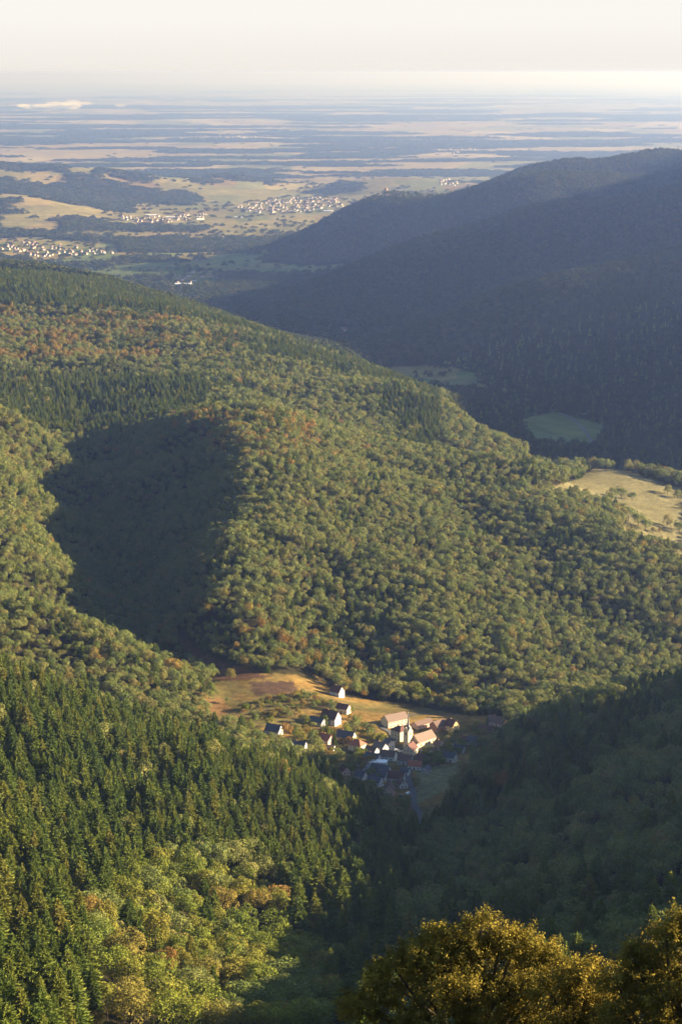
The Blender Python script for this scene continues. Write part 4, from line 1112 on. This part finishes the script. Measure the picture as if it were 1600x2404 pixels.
G = -45
for a in [
    ("white_house", 791, 1634, 11, 7.5, 5.2, 4.6, -40, 'white', 'maroon', "small white house with a steep gable, topmost above the village"),
    ("cream_house", 806, 1672, 11, 8, 4.4, 3.2, G + 15, 'cream', 'maroon', "cream house with a lit gable just below the topmost white house"),
    ("white_house", 776, 1697, 15, 9.5, 5.6, 5.6, G + 12, 'white', 'maroon', "large house with a big maroon roof and a white gable full of windows"),
    ("outbuilding", 744, 1700, 14, 8, 3.2, 3.0, G + 12, 'grey', 'slate', "long dark roofed outbuilding left of the big maroon roof"),
    ("village_house", 812, 1742, 15, 9, 5.2, 4.6, G + 20, 'cream', 'slate', "house with a long dark roof behind the red roofed cream house"),
    ("village_house", 766, 1746, 10, 8, 4.6, 3.8, G + 5, 'pink', 'red', "pinkish gabled house with a red roof left of the cream house"),
    ("shed", 772, 1760, 9, 6, 2.4, 1.6, G + 30, 'grey', 'brown', "low shed with a brown lean roof in front of the pinkish house"),
    ("village_house", 668, 1766, 13, 9, 4.6, 4.8, G + 25, 'white', 'slate', "white gabled house with a dark blue roof at the edge of the spruce wood"),
    ("village_house", 702, 1762, 11, 8, 4.4, 3.6, G + 30, 'white', 'slate', "house with a wooden balcony right of the blue roofed house"),
    ("village_house", 643, 1722, 13, 8, 3.6, 4.6, G + 18, 'white', 'slate', "dark roofed house of which a narrow white gable shows among bushes"),
    ("cottage", 912, 1755, 8, 7, 4.2, 3.4, -60, 'white', 'slate', "small white cottage with a pointed gable left of the church"),
    ("village_house", 893, 1762, 11, 7.5, 3.8, 3.6, G, 'grey', 'slate', "dark roofed house left of the white cottage"),
    ("village_house", 910, 1783, 13, 8, 4.2, 3.6, -20, 'white', 'brown', "brown roofed house above the long white flat roof"),
    ("village_house", 874, 1787, 12, 8, 3.8, 3.4, -25, 'grey', 'slate', "dark roofed house left of the long white flat roof"),
    ("cottage", 809, 1817, 7.5, 6.5, 3.6, 3.4, -70, 'pink', 'maroon', "small house with a pink gable beside the spruce wood"),
    ("village_house", 861, 1816, 10, 8, 4.2, 3.6, -100, 'grey', 'slate', "grey gabled house in the shade right of the pink gable"),
    ("village_house", 893, 1818, 15, 8.5, 4.4, 3.8, -25, 'grey', 'slate', "long slate roof in the shade below the white flat roof"),
    ("farm_building", 926, 1702, 21, 11, 6.0, 4.2, 33, 'cream', 'tan', "large farm building with a weathered tan roof behind the church"),
    ("barn", 1028, 1714, 12, 9.5, 5.4, 3.4, 40, 'brick', 'brown', "brick barn with a brown roof right of the church nave"),
    ("yellow_house", 1060, 1714, 10, 8.5, 5.2, 4.4, G - 5, 'yellow', 'maroon', "bright yellow gabled house at the right end of the village"),
    ("outbuilding", 990, 1706, 18, 8, 3.6, 2.4, 40, 'pink', 'brown', "long low brown roof just behind the church nave"),
    ("cottage", 1057, 1747, 7, 6, 3.0, 2.8, -30, 'white', 'slate', "small white cottage below the yellow house"),
    ("village_house", 962, 1770, 11, 9.5, 5.2, 4.2, -112, 'cream', 'maroon', "house with a wide gable directly below the church tower"),
    ("village_house", 1018, 1778, 10, 8, 4.6, 4.0, -120, 'cream', 'maroon', "gabled house in the shade right of the street lamp"),
    ("village_house", 974, 1804, 11, 8, 3.6, 3.0, -15, 'white', 'red', "low white walled house with a dark red roof in the shaded village"),
    ("shed", 1000, 1812, 7, 6, 2.8, 2.4, -120, 'grey', 'slate', "small slate roofed shed at the top of the shaded meadow"),
    ("cottage", 896, 1830, 9, 7, 4.0, 3.2, -30, 'white', 'slate', "white walled cottage in the shaded lower village"),
    ("village_house", 928, 1833, 14, 8.5, 4.0, 4.0, -18, 'grey', 'maroon', "long maroon roofed house in the shaded lower village"),
    ("cottage", 950, 1820, 7, 6, 4.0, 2.0, -18, 'white', 'slate', "pale box shaped cottage beside the shaded lane"),
    ("village_house", 913, 1863, 10, 9, 4.4, 4.6, -95, 'pink', 'maroon', "lowest gabled house of the village with parked cars around it"),
    ("farmhouse", 1166, 1702, 16, 9, 3.8, 4.0, -38, 'pink', 'brown', "lone farmhouse with a long red brown roof right of the village"),
    ("outbuilding", 1140, 1716, 12, 7, 2.6, 2.4, -20, 'brick', 'maroon', "low red roofed outbuilding left of the lone farmhouse"),
    ("village_house", 1112, 1746, 10, 8, 3.6, 3.2, -30, 'grey', 'slate', "grey house in the shade below the lone farmhouse"),
    ("village_house", 1055, 1786, 10, 7, 4.4, 3.0, -30, 'white', 'slate', "dark roofed house with a narrow white end on the shaded bank"),
    ("shed", 923, 1918, 8, 6, 2.4, 2.0, -60, 'grey', 'maroon', "isolated shed in the shade below the village"),
    ("cottage", 850, 1800, 8, 7, 3.8, 3.2, -60, 'grey', 'maroon', "maroon roofed cottage in the shade at the left end of the white flat roof"),
    ("cottage", 846, 1828, 8, 6.5, 3.6, 3.0, -30, 'grey', 'slate', "slate roofed cottage lowest on the left of the shaded village"),
    ("village_house", 880, 1843, 10, 7.5, 4.2, 3.4, -25, 'grey', 'slate', "dark roofed house between the long slate roof and the lowest gable"),
    ("cottage", 943, 1848, 8, 7, 3.6, 3.2, -70, 'white', 'maroon', "small gabled cottage right beside the lane in the shade"),
    ("village_house", 950, 1793, 11, 8, 4.2, 3.4, -20, 'grey', 'brown', "brown roofed house in the shade just under the wide gable below the church"),
    ("village_house", 992, 1792, 10, 7.5, 4.0, 3.4, -40, 'pink', 'maroon', "pinkish house at the upper end of the shaded meadow"),
    ("cottage", 1030, 1757, 8, 7, 3.8, 3.0, -50, 'white', 'brown', "small white cottage under the right end of the nave"),
    ("cottage", 1078, 1766, 8, 6.5, 3.4, 3.0, -30, 'grey', 'slate', "small slate roofed cottage on the shaded bank below the yellow house"),
    ("cottage", 1092, 1745, 8, 6.5, 3.4, 2.8, -30, 'white', 'maroon', "small maroon roofed cottage between the yellow house and the lone farmhouse"),
    ("village_house", 872, 1772, 10, 7.5, 4.0, 3.2, -35, 'white', 'brown', "brown roofed house squeezed below the flat roofed annex"),
    ("hut", 626, 1760, 7, 5.5, 2.2, 1.8, -30, 'pink', 'brown', "low reddish hut on the meadow left of the blue roofed house"),
]:
    house(*a, chim=0 if a[0] in ("shed", "hut", "outbuilding", "barn") else 1)
house("cream_house", 838, 1762, 12, 9.5, 5.8, 4.0, G + 12, 'cream', 'red', "two storey cream house with a red hipped roof in the sun", hip=True)
house("presbytery", 937, 1735, 11, 10, 8.6, 3.4, G, 'cream', 'maroon', "tall three storey cream house with a dark hipped roof beside the church tower", hip=True, chim=2)
def flat_house(px, py, L, W, h, yaw, wall, label, name):
    x, y, z = ground_hit(px, py, 1340, 1900)
    t = tag(empty(name, (x, y, z), R(yaw)), label, "building")
    mesh_obj("wall", box_me("wall", M_WALLS[wall], -L / 2, L / 2, -W / 2, W / 2, -3, h), t)
    mesh_obj("roof", box_me("roof", M_ROOFS['white'], -L / 2 - .3, L / 2 + .3, -W / 2 - .3, W / 2 + .3, h + .002, h + .3), t)
    for i in range(max(2, int(L // 3.5))):
        window(t, -L / 2 + 1.5 + i * 3.2, -W / 2, h * .55, R(-90), .9)
flat_house(886, 1797, 15, 7, 3.6, -5, 'white', "long low building with a white flat roof in the village centre", "flat_roofed_building")
flat_house(858, 1766, 7.5, 6, 3.2, G + 12, 'cream', "flat roofed annex right of the red roofed cream house", "annex")

# church
x, y, z = ground_hit(957, 1757, 1340, 1900)
ch = tag(empty("church", (x, y, z), R(G)), "village church with a pointed spire and a long brown nave roof", "church")
tw = 2.75
tower = mesh_obj("tower", box_me("tower", M_WALLS['cream'], -tw, tw, -tw, tw, -3, 15.5), ch)
bm = bmesh.new()
for d in ((-tw - .15, tw + .15, -tw - .15, tw + .15, 9.7, 10.0), (-tw - .2, tw + .2, -tw - .2, tw + .2, 15.502, 15.8)):
    box(bm, *d)
mesh_obj("string_course", bm_mesh("string_course", bm, M_WALLS['pink']), tower)
bm = bmesh.new()
for k_ in range(4):                                      # four gablets at the foot of the spire
    a = k_ * math.pi / 2
    M = Matrix.Rotation(a, 4, 'Z')
    vs_ = [bm.verts.new(M @ Vector(p)) for p in ((tw - .1, -tw * .8, 15.802), (tw - .1, tw * .8, 15.802), (tw - .1, 0, 19.2), (0, 0, 18.6))]
    for f in ((0, 1, 2), (1, 3, 2), (0, 2, 3)):
        bm.faces.new([vs_[i] for i in f])
mesh_obj("gablet", bm_mesh("gablet", bm, M_WALLS['cream']), tower)
bm = bmesh.new()
prev = None
for (r_, zz) in ((2.75, 15.81), (1.75, 18.2), (1.25, 20.5), (.62, 25.0), (.10, 30.2)):
    ring = [bm.verts.new((r_ * math.cos(math.pi / 8 + i * math.pi / 4), r_ * math.sin(math.pi / 8 + i * math.pi / 4), zz)) for i in range(8)]
    if prev:
        for i in range(8):
            bm.faces.new((prev[i], prev[(i + 1) % 8], ring[(i + 1) % 8], ring[i]))
    prev = ring
bm.faces.new(prev)
spire = mesh_obj("spire", bm_mesh("spire", bm, plain_mat("grey_spire_slate", (.17, .17, .18), .6, .15, 1.0)), ch)
bm = bmesh.new(); box(bm, -.05, .05, -.05, .05, 30.1, 32.2); box(bm, -.05, .05, -.5, .5, 31.3, 31.4)
mesh_obj("cross", bm_mesh("cross", bm, M_METAL), spire)
for (xx, yy, rz) in ((tw, 0, 0), (0, -tw, R(-90))):
    w = mesh_obj("belfry_opening", WIN_ME, tower); w.location = (xx, yy, 13.2); w.rotation_euler = (0, 0, rz); w.scale = (1, 1.3, 1.7)
    for zz in (4.0, 8.0):
        window(tower, xx, yy, zz, rz, .7)
L, W = 21, 11
nv = mesh_obj("nave", None, ch) if False else empty("nave"); nv.parent = ch; nv.location = (3.2, 14.5, 0); nv.rotation_euler = (0, 0, R(90))
bm = bmesh.new(); prism(bm, [(-W / 2, -3), (W / 2, -3), (W / 2, 6.2), (0, 11.2), (-W / 2, 6.2)], -L / 2, L / 2)
mesh_obj("nave_wall", bm_mesh("nave_wall", bm, M_WALLS['cream']), nv)
mesh_obj("nave_roof", bm_mesh("nave_roof", roof_slabs(L, W, 6.2, 5.0, .6), M_ROOFS['tan']), nv)
for i in range(4):
    w = mesh_obj("nave_window", WIN_ME, nv); w.location = (-L / 2 + 3.2 + i * 4.8, -W / 2, 3.6); w.rotation_euler = (0, 0, R(-90)); w.scale = (1, 1.2, 2.1)
bm = bmesh.new(); prism(bm, [(-3, -3), (3, -3), (3, 4.2), (0, 7), (-3, 4.2)], -2.6, 2.6)
po = mesh_obj("porch", bm_mesh("porch", bm, M_WALLS['cream']), ch); po.location = (7.6, 1.2, 0)
mesh_obj("porch_roof", bm_mesh("porch_roof", roof_slabs(5.2, 6, 4.2, 2.8, .4), M_ROOFS['tan']), po)

# cars parked in the village
M_CARS = {'white': plain_mat("white_paint", (.78, .78, .78), .3, .02, 1, .5), 'dark': plain_mat("dark_paint", (.05, .055, .07), .3, .02, 1, .5), 'silver': plain_mat("silver_paint", (.5, .51, .53), .3, .02, 1, .5)}
M_TYRE = plain_mat("tyre", (.02, .02, .02), .9, .1, 2)
def car(px, py, yaw, col, label, van=False):
    x, y, z = ground_hit(px, py, 1340, 1900)
    t = tag(empty("van" if van else "parked_car", (x, y, z), R(yaw)), label, "van" if van else "car")
    bm = bmesh.new()
    prof = [(-2.1, .35), (2.1, .35), (2.15, .8), (1.3, .95), (.7, 1.45), (-1.4, 1.48), (-2.1, 1.0)] if not van else [(-2.5, .35), (2.5, .35), (2.55, 1.0), (1.9, 1.25), (1.4, 2.1), (-2.5, 2.15)]
    a = [bm.verts.new((p[0], -.85, p[1])) for p in prof]; b = [bm.verts.new((p[0], .85, p[1])) for p in prof]
    bm.faces.new(list(reversed(a))); bm.faces.new(b)
    for i in range(len(prof)):
        j = (i + 1) % len(prof)
        bm.faces.new((a[i], a[j], b[j], b[i]))
    mesh_obj("body", bm_mesh("body", bm, M_CARS[col]), t)
    zz = 1.12 if not van else 1.55
    mesh_obj("side_window", box_me("side_window", M_GLASS, -1.1 if not van else .5, .5 if not van else 1.3, -.87, .87, zz - .12, zz + .2), t)
    for sx in (-1.3, 1.3):
        for sy in (-.86, .86):
            bm = bmesh.new(); bmesh.ops.create_cone(bm, cap_ends=True, segments=14, radius1=.33, radius2=.33, depth=.2)
            w = mesh_obj("wheel", bm_mesh("wheel", bm, M_TYRE), t); w.location = (sx, sy, .33); w.rotation_euler = (R(90), 0, 0)
car(930, 1762, 10, 'white', "white car on the village square left of the church")
car(916, 1763, 10, 'dark', "dark car left of the white car on the village square")
car(957, 1866, 60, 'white', "white van beside the shaded lane", True)
car(941, 1870, 15, 'dark', "dark car next to the white van by the lane")
car(905, 1847, 20, 'white', "white car above the lowest gabled house")
car(896, 1860, 30, 'silver', "silver car left of the lowest gabled house")
car(986, 1951, 15, 'silver', "silver car at the bottom end of the lane")

# lanes
M_ROAD = plain_mat("asphalt", (.085, .085, .088), .9, .15, .3)
def lane(name, pix, w, y0, y1):
    P = [ground_hit(px, py, y0, y1) for (px, py) in pix]
    pts = []
    for a, b in zip(P, P[1:]):
        for t in np.linspace(0, 1, 12, endpoint=False):
            pts.append((a[0] + (b[0] - a[0]) * t, a[1] + (b[1] - a[1]) * t))
    pts.append(P[-1][:2]); pts = np.array(pts)
    d = np.gradient(pts, axis=0); d /= np.linalg.norm(d, axis=1, keepdims=True)
    nrm = np.stack([-d[:, 1], d[:, 0]], 1)
    V = []
    for s in (-1, -.33, .33, 1):
        q = pts + nrm * w / 2 * s
        V.append(np.stack([q[:, 0], q[:, 1], height(q[:, 0], q[:, 1]) + .45], 1))
    V = np.stack(V, 1)
    o = mesh_obj(name, grid_mesh(name, V[..., 0], V[..., 1], V[..., 2]))
    o.data.materials.append(M_ROAD)
    tag(o, kind="structure")
lane("road", [(935, 1758), (948, 1778), (962, 1800), (958, 1825), (964, 1842), (970, 1862), (971, 1890), (983, 1910), (979, 1932), (992, 1950)], 4.6, 1340, 1800)
lane("road", [(870, 1698), (890, 1706), (916, 1720), (926, 1748)], 4.2, 1340, 1800)
lane("road", [(940, 1682), (1000, 1676), (1060, 1680)], 3.6, 1340, 1850)
lane("road", [(1308, 968), (1330, 977), (1352, 990), (1370, 1010), (1380, 1025), (1392, 1040), (1394, 1055)], 7, 3000, 3950)

# posts
def lamp_post(px, py, label):
    x, y, z = ground_hit(px, py, 1340, 1900)
    t = tag(empty("street_lamp", (x, y, z)), label, "street lamp")
    bm = bmesh.new(); tube(bm, [(0, 0, -.5), (0, 0, 4), (0, 0, 8.6)], [.16, .13, .10], 8)
    mesh_obj("pole", bm_mesh("pole", bm, M_METAL), t)
    bm = bmesh.new(); box(bm, -.9, .9, -.22, .22, 8.602, 8.85)
    mesh_obj("lamp_head", bm_mesh("lamp_head", bm, M_METAL), t)
lamp_post(987, 1786, "tall pale street lamp in the shaded village below the church")
for (px, py, lab) in ((618, 1606, "wooden utility pole at the top of the meadow"), (771, 1674, "wooden utility pole beside the big maroon roof"), (1045, 1778, "wooden utility pole on the shaded bank")):
    x, y, z = ground_hit(px, py, 1340, 1900)
    t = tag(empty("utility_pole", (x, y, z)), lab, "pole")
    bm = bmesh.new(); tube(bm, [(0, 0, -.5), (0, 0, 5), (0, 0, 10)], [.17, .14, .11], 8)
    mesh_obj("pole", bm_mesh("pole", bm, M_BARK), t)
    mesh_obj("crossarm", box_me("crossarm", M_BARK, -1.0, 1.0, -.12, .12, 9.3, 9.5), t)

# ------------------------------------------------------------------ castle keep on the wooded hill
x, y, z = ground_hit(905, 460, 7200, 7900)
kp = tag(empty("castle_keep", (x, y, z - 2)), "round stone castle keep on the wooded hilltop", "tower")
M_STONE = plain_mat("castle_stone", (.30, .22, .17), .9, .25, .3)
bm = bmesh.new(); tube(bm, [(0, 0, -4), (0, 0, 14), (0, 0, 30)], [8.0, 7.2, 7.0], 24)
mesh_obj("wall", bm_mesh("wall", bm, M_STONE), kp)
bm = bmesh.new()
for i in range(10):
    a = i * 2 * math.pi / 10
    M = Matrix.Rotation(a, 4, 'Z')
    hh = 31.2 + 1.6 * ((i * 7) % 5) / 5
    vs_ = [bm.verts.new(M @ Vector(p)) for p in ((5.6, -1.4, 30.002), (7.0, -1.4, 30.002), (7.0, 1.4, 30.002), (5.6, 1.4, 30.002), (5.6, -1.4, hh), (7.0, -1.4, hh), (7.0, 1.4, hh), (5.6, 1.4, hh))]
    for f in ((3, 2, 1, 0), (4, 5, 6, 7), (0, 1, 5, 4), (1, 2, 6, 5), (2, 3, 7, 6), (3, 0, 4, 7)):
        bm.faces.new([vs_[j] for j in f])
mesh_obj("parapet", bm_mesh("parapet", bm, M_STONE), kp)

# ------------------------------------------------------------------ distant towns
def far_house_mesh(L, W, eave, rise, wall, roof):
    bm = bmesh.new()
    prism(bm, [(-W / 2, -3), (W / 2, -3), (W / 2, eave), (-W / 2, eave)], -L / 2, L / 2)
    n0 = len(bm.faces)
    prism(bm, [(-W / 2 - .4, eave + .002), (W / 2 + .4, eave + .002), (0, eave + rise)], -L / 2 - .1, L / 2 + .1)
    bm.faces.ensure_lookup_table()
    for i in range(n0, len(bm.faces)):
        n_ = bm.faces[i]
        n_.material_index = 1
    return bm_mesh("far_house", bm, [M_WALLS[wall], M_ROOFS[roof]])
FAR_H = [far_house_mesh(12, 9, 5, 5.0, 'dull', 'brown'), far_house_mesh(11, 9, 4.6, 5.0, 'dull', 'tan'), far_house_mesh(14, 10, 6, 5.5, 'dull', 'brown'), far_house_mesh(11, 8, 4.6, 4.5, 'grey', 'maroon')]
FAR_LONG = far_house_mesh(60, 22, 8, 2.5, 'white', 'white')
TOWNS = [
    ([(690, 778), (740, 772), (855, 778), (850, 806), (790, 815), (730, 815)], 16, (4400, 5600), "small house of the shadowed hamlet behind the forested hill", "houses of the shadowed hamlet"),
    ([(1190, 940), (1240, 935), (1262, 950), (1215, 965)], 6, (3000, 4300), "small house in the dark valley left of the pale meadow", "houses in the dark valley"),
    ([(0, 628), (60, 632), (190, 662), (270, 662), (250, 682), (110, 672), (0, 650)], 120, (6000, 8200), "small pale house of the town nearest behind the left ridge", "houses of the town behind the left ridge"),
    ([(405, 640), (500, 640), (510, 662), (440, 672), (405, 668)], 12, (6000, 8000), "small pale house of the hamlet in the shaded valley floor", "houses of the hamlet on the valley floor"),
    ([(0, 572), (90, 570), (190, 578), (270, 585), (265, 596), (110, 606), (0, 590)], 70, (7400, 9600), "small pale house of the second town at the left edge", "houses of the second town at the left edge"),
    ([(245, 505), (330, 508), (480, 503), (500, 512), (380, 524), (260, 518)], 60, (9600, 11500), "tiny house of the village strung along the foot of the vineyards", "houses along the foot of the vineyards"),
    ([(550, 486), (620, 472), (690, 465), (800, 464), (812, 484), (700, 500), (590, 503)], 190, (10300, 13200), "tiny house of the wine town left of the castle hill", "houses of the wine town"),
    ([(440, 318), (560, 316), (640, 322), (600, 332), (450, 328)], 35, (17000, 34000), "speck of a house in a village out on the plain", "houses of villages out on the plain"),
    ([(1020, 352), (1080, 346), (1120, 352), (1060, 362)], 25, (17000, 34000), "speck of a house in a village out on the plain", "houses of villages out on the plain"),
    ([(1310, 330), (1420, 326), (1520, 330), (1500, 342), (1340, 346)], 40, (17000, 34000), "speck of a house in a village out on the plain", "houses of villages out on the plain"),
    ([(1030, 420), (1075, 425), (1070, 437), (1035, 437)], 25, (12000, 16500), "tiny house of the town hidden behind the mountain slope", "houses of the town behind the slope"),
]
far_list = []
for (poly, n, dep, lab, grp) in TOWNS:
    xs = [p[0] for p in poly]; ys = [p[1] for p in poly]
    done = 0
    while done < n:
        px, py = rng.uniform(min(xs), max(xs)), rng.uniform(min(ys), max(ys))
        if not in_poly(np.array([px]), np.array([py]), poly)[0]:
            continue
        x, y, z = ground_hit(px, py, *dep, n=400)
        far_list.append((y, x, z, lab, grp)); done += 1
far_list.sort()
rest = []
for i, (y, x, z, lab, grp) in enumerate(far_list):
    yaw = rng.choice([R(-35), R(55)]) + rng.normal(0, .25)
    if i < 255:
        o = tag(mesh_obj("distant_house", FAR_H[int(rng.integers(0, 4))]), lab, "house", grp)
        o.location = (x, y, z); o.rotation_euler = (0, 0, yaw)
    else:
        rest.append((x, y, z, yaw, int(rng.integers(0, 4))))
FAR_HP = [bpy.data.objects.new("distant_house_kind", m_) for m_ in FAR_H]
stuff_forest("distant_houses", "", [r_[:3] for r_ in rest], [r_[4] for r_ in rest], [(1.0 if r_[1] < 15000 else 1.6,) * 3 for r_ in rest], [r_[3] for r_ in rest], FAR_HP)
for (px, py, dep, s, lab) in ((430, 671, (6000, 8000), .9, "white roofed hall on the shaded valley floor"), (355, 508, (9600, 11500), 1.0, "long white factory hall at the foot of the vineyards"), (400, 512, (9600, 11500), .8, "second white factory hall right of the long one"), (470, 516, (9600, 11500), .7, "small white hall right of the factory halls"), (560, 512, (9600, 12000), .7, "white hall at the near edge of the wine town"), (770, 497, (10300, 13200), .8, "white hall below the wine town near the castle hill")):
    x, y, z = ground_hit(px, py, *dep, n=600)
    o = tag(mesh_obj("factory_hall", FAR_LONG), lab, "hall")
    o.location = (x, y, z); o.rotation_euler = (0, 0, rng.normal(0, .2)); o.scale = (s, s, s)
x, y, z = ground_hit(716, 489, 10300, 13200, n=600)
t = tag(empty("church_tower", (x, y, z)), "brown church tower rising from the wine town", "tower")
mesh_obj("wall", box_me("wall", M_WALLS['brick'], -6, 6, -6, 6, -4, 34), t)
bm = bmesh.new(); bmesh.ops.create_cone(bm, cap_ends=True, segments=4, radius1=9, radius2=.3, depth=16, matrix=Matrix.Translation((0, 0, 42.01)) @ Matrix.Rotation(R(45), 4, 'Z'))
mesh_obj("roof", bm_mesh("roof", bm, M_ROOFS['brown']), t)
x, y, z = ground_hit(1370, 972, 3000, 4000)
hh_ = house("white_house", 1370, 972, 13, 9, 5.5, 4.5, -40, 'white', 'slate', "lone white house by the road in the dark valley", depth=(3000, 4100), win=False)

# ------------------------------------------------------------------ bank of mist out on the plain
m, nt = new_mat("mist")
out = nt.nodes.new("ShaderNodeOutputMaterial"); vp = nt.nodes.new("ShaderNodeVolumePrincipled")
vp.inputs["Color"].default_value = (.97, .97, .97, 1); vp.inputs["Density"].default_value = .0016
vp.inputs["Absorption Color"].default_value = (1, 1, 1, 1)
nt.links.new(vp.outputs[0], out.inputs["Volume"])
bm = bmesh.new()
r = random.Random(4)
bx, by, bz = unproject(110, 262, 45000)
for i in range(60):
    cx = r.gauss(120, 420); rad = r.uniform(50, 130)
    M = Matrix.Translation((bx + cx, by + r.uniform(-500, 500), 200 + r.uniform(10, 150) * (1.0 if cx > 150 else .6))) @ Matrix.Diagonal((rad * 1.7, rad * 2.0, rad * .42, 1))
    bmesh.ops.create_icosphere(bm, subdivisions=2, radius=1, matrix=M)
tag(mesh_obj("mist", bm_mesh("mist", bm, m, True)), kind="stuff")
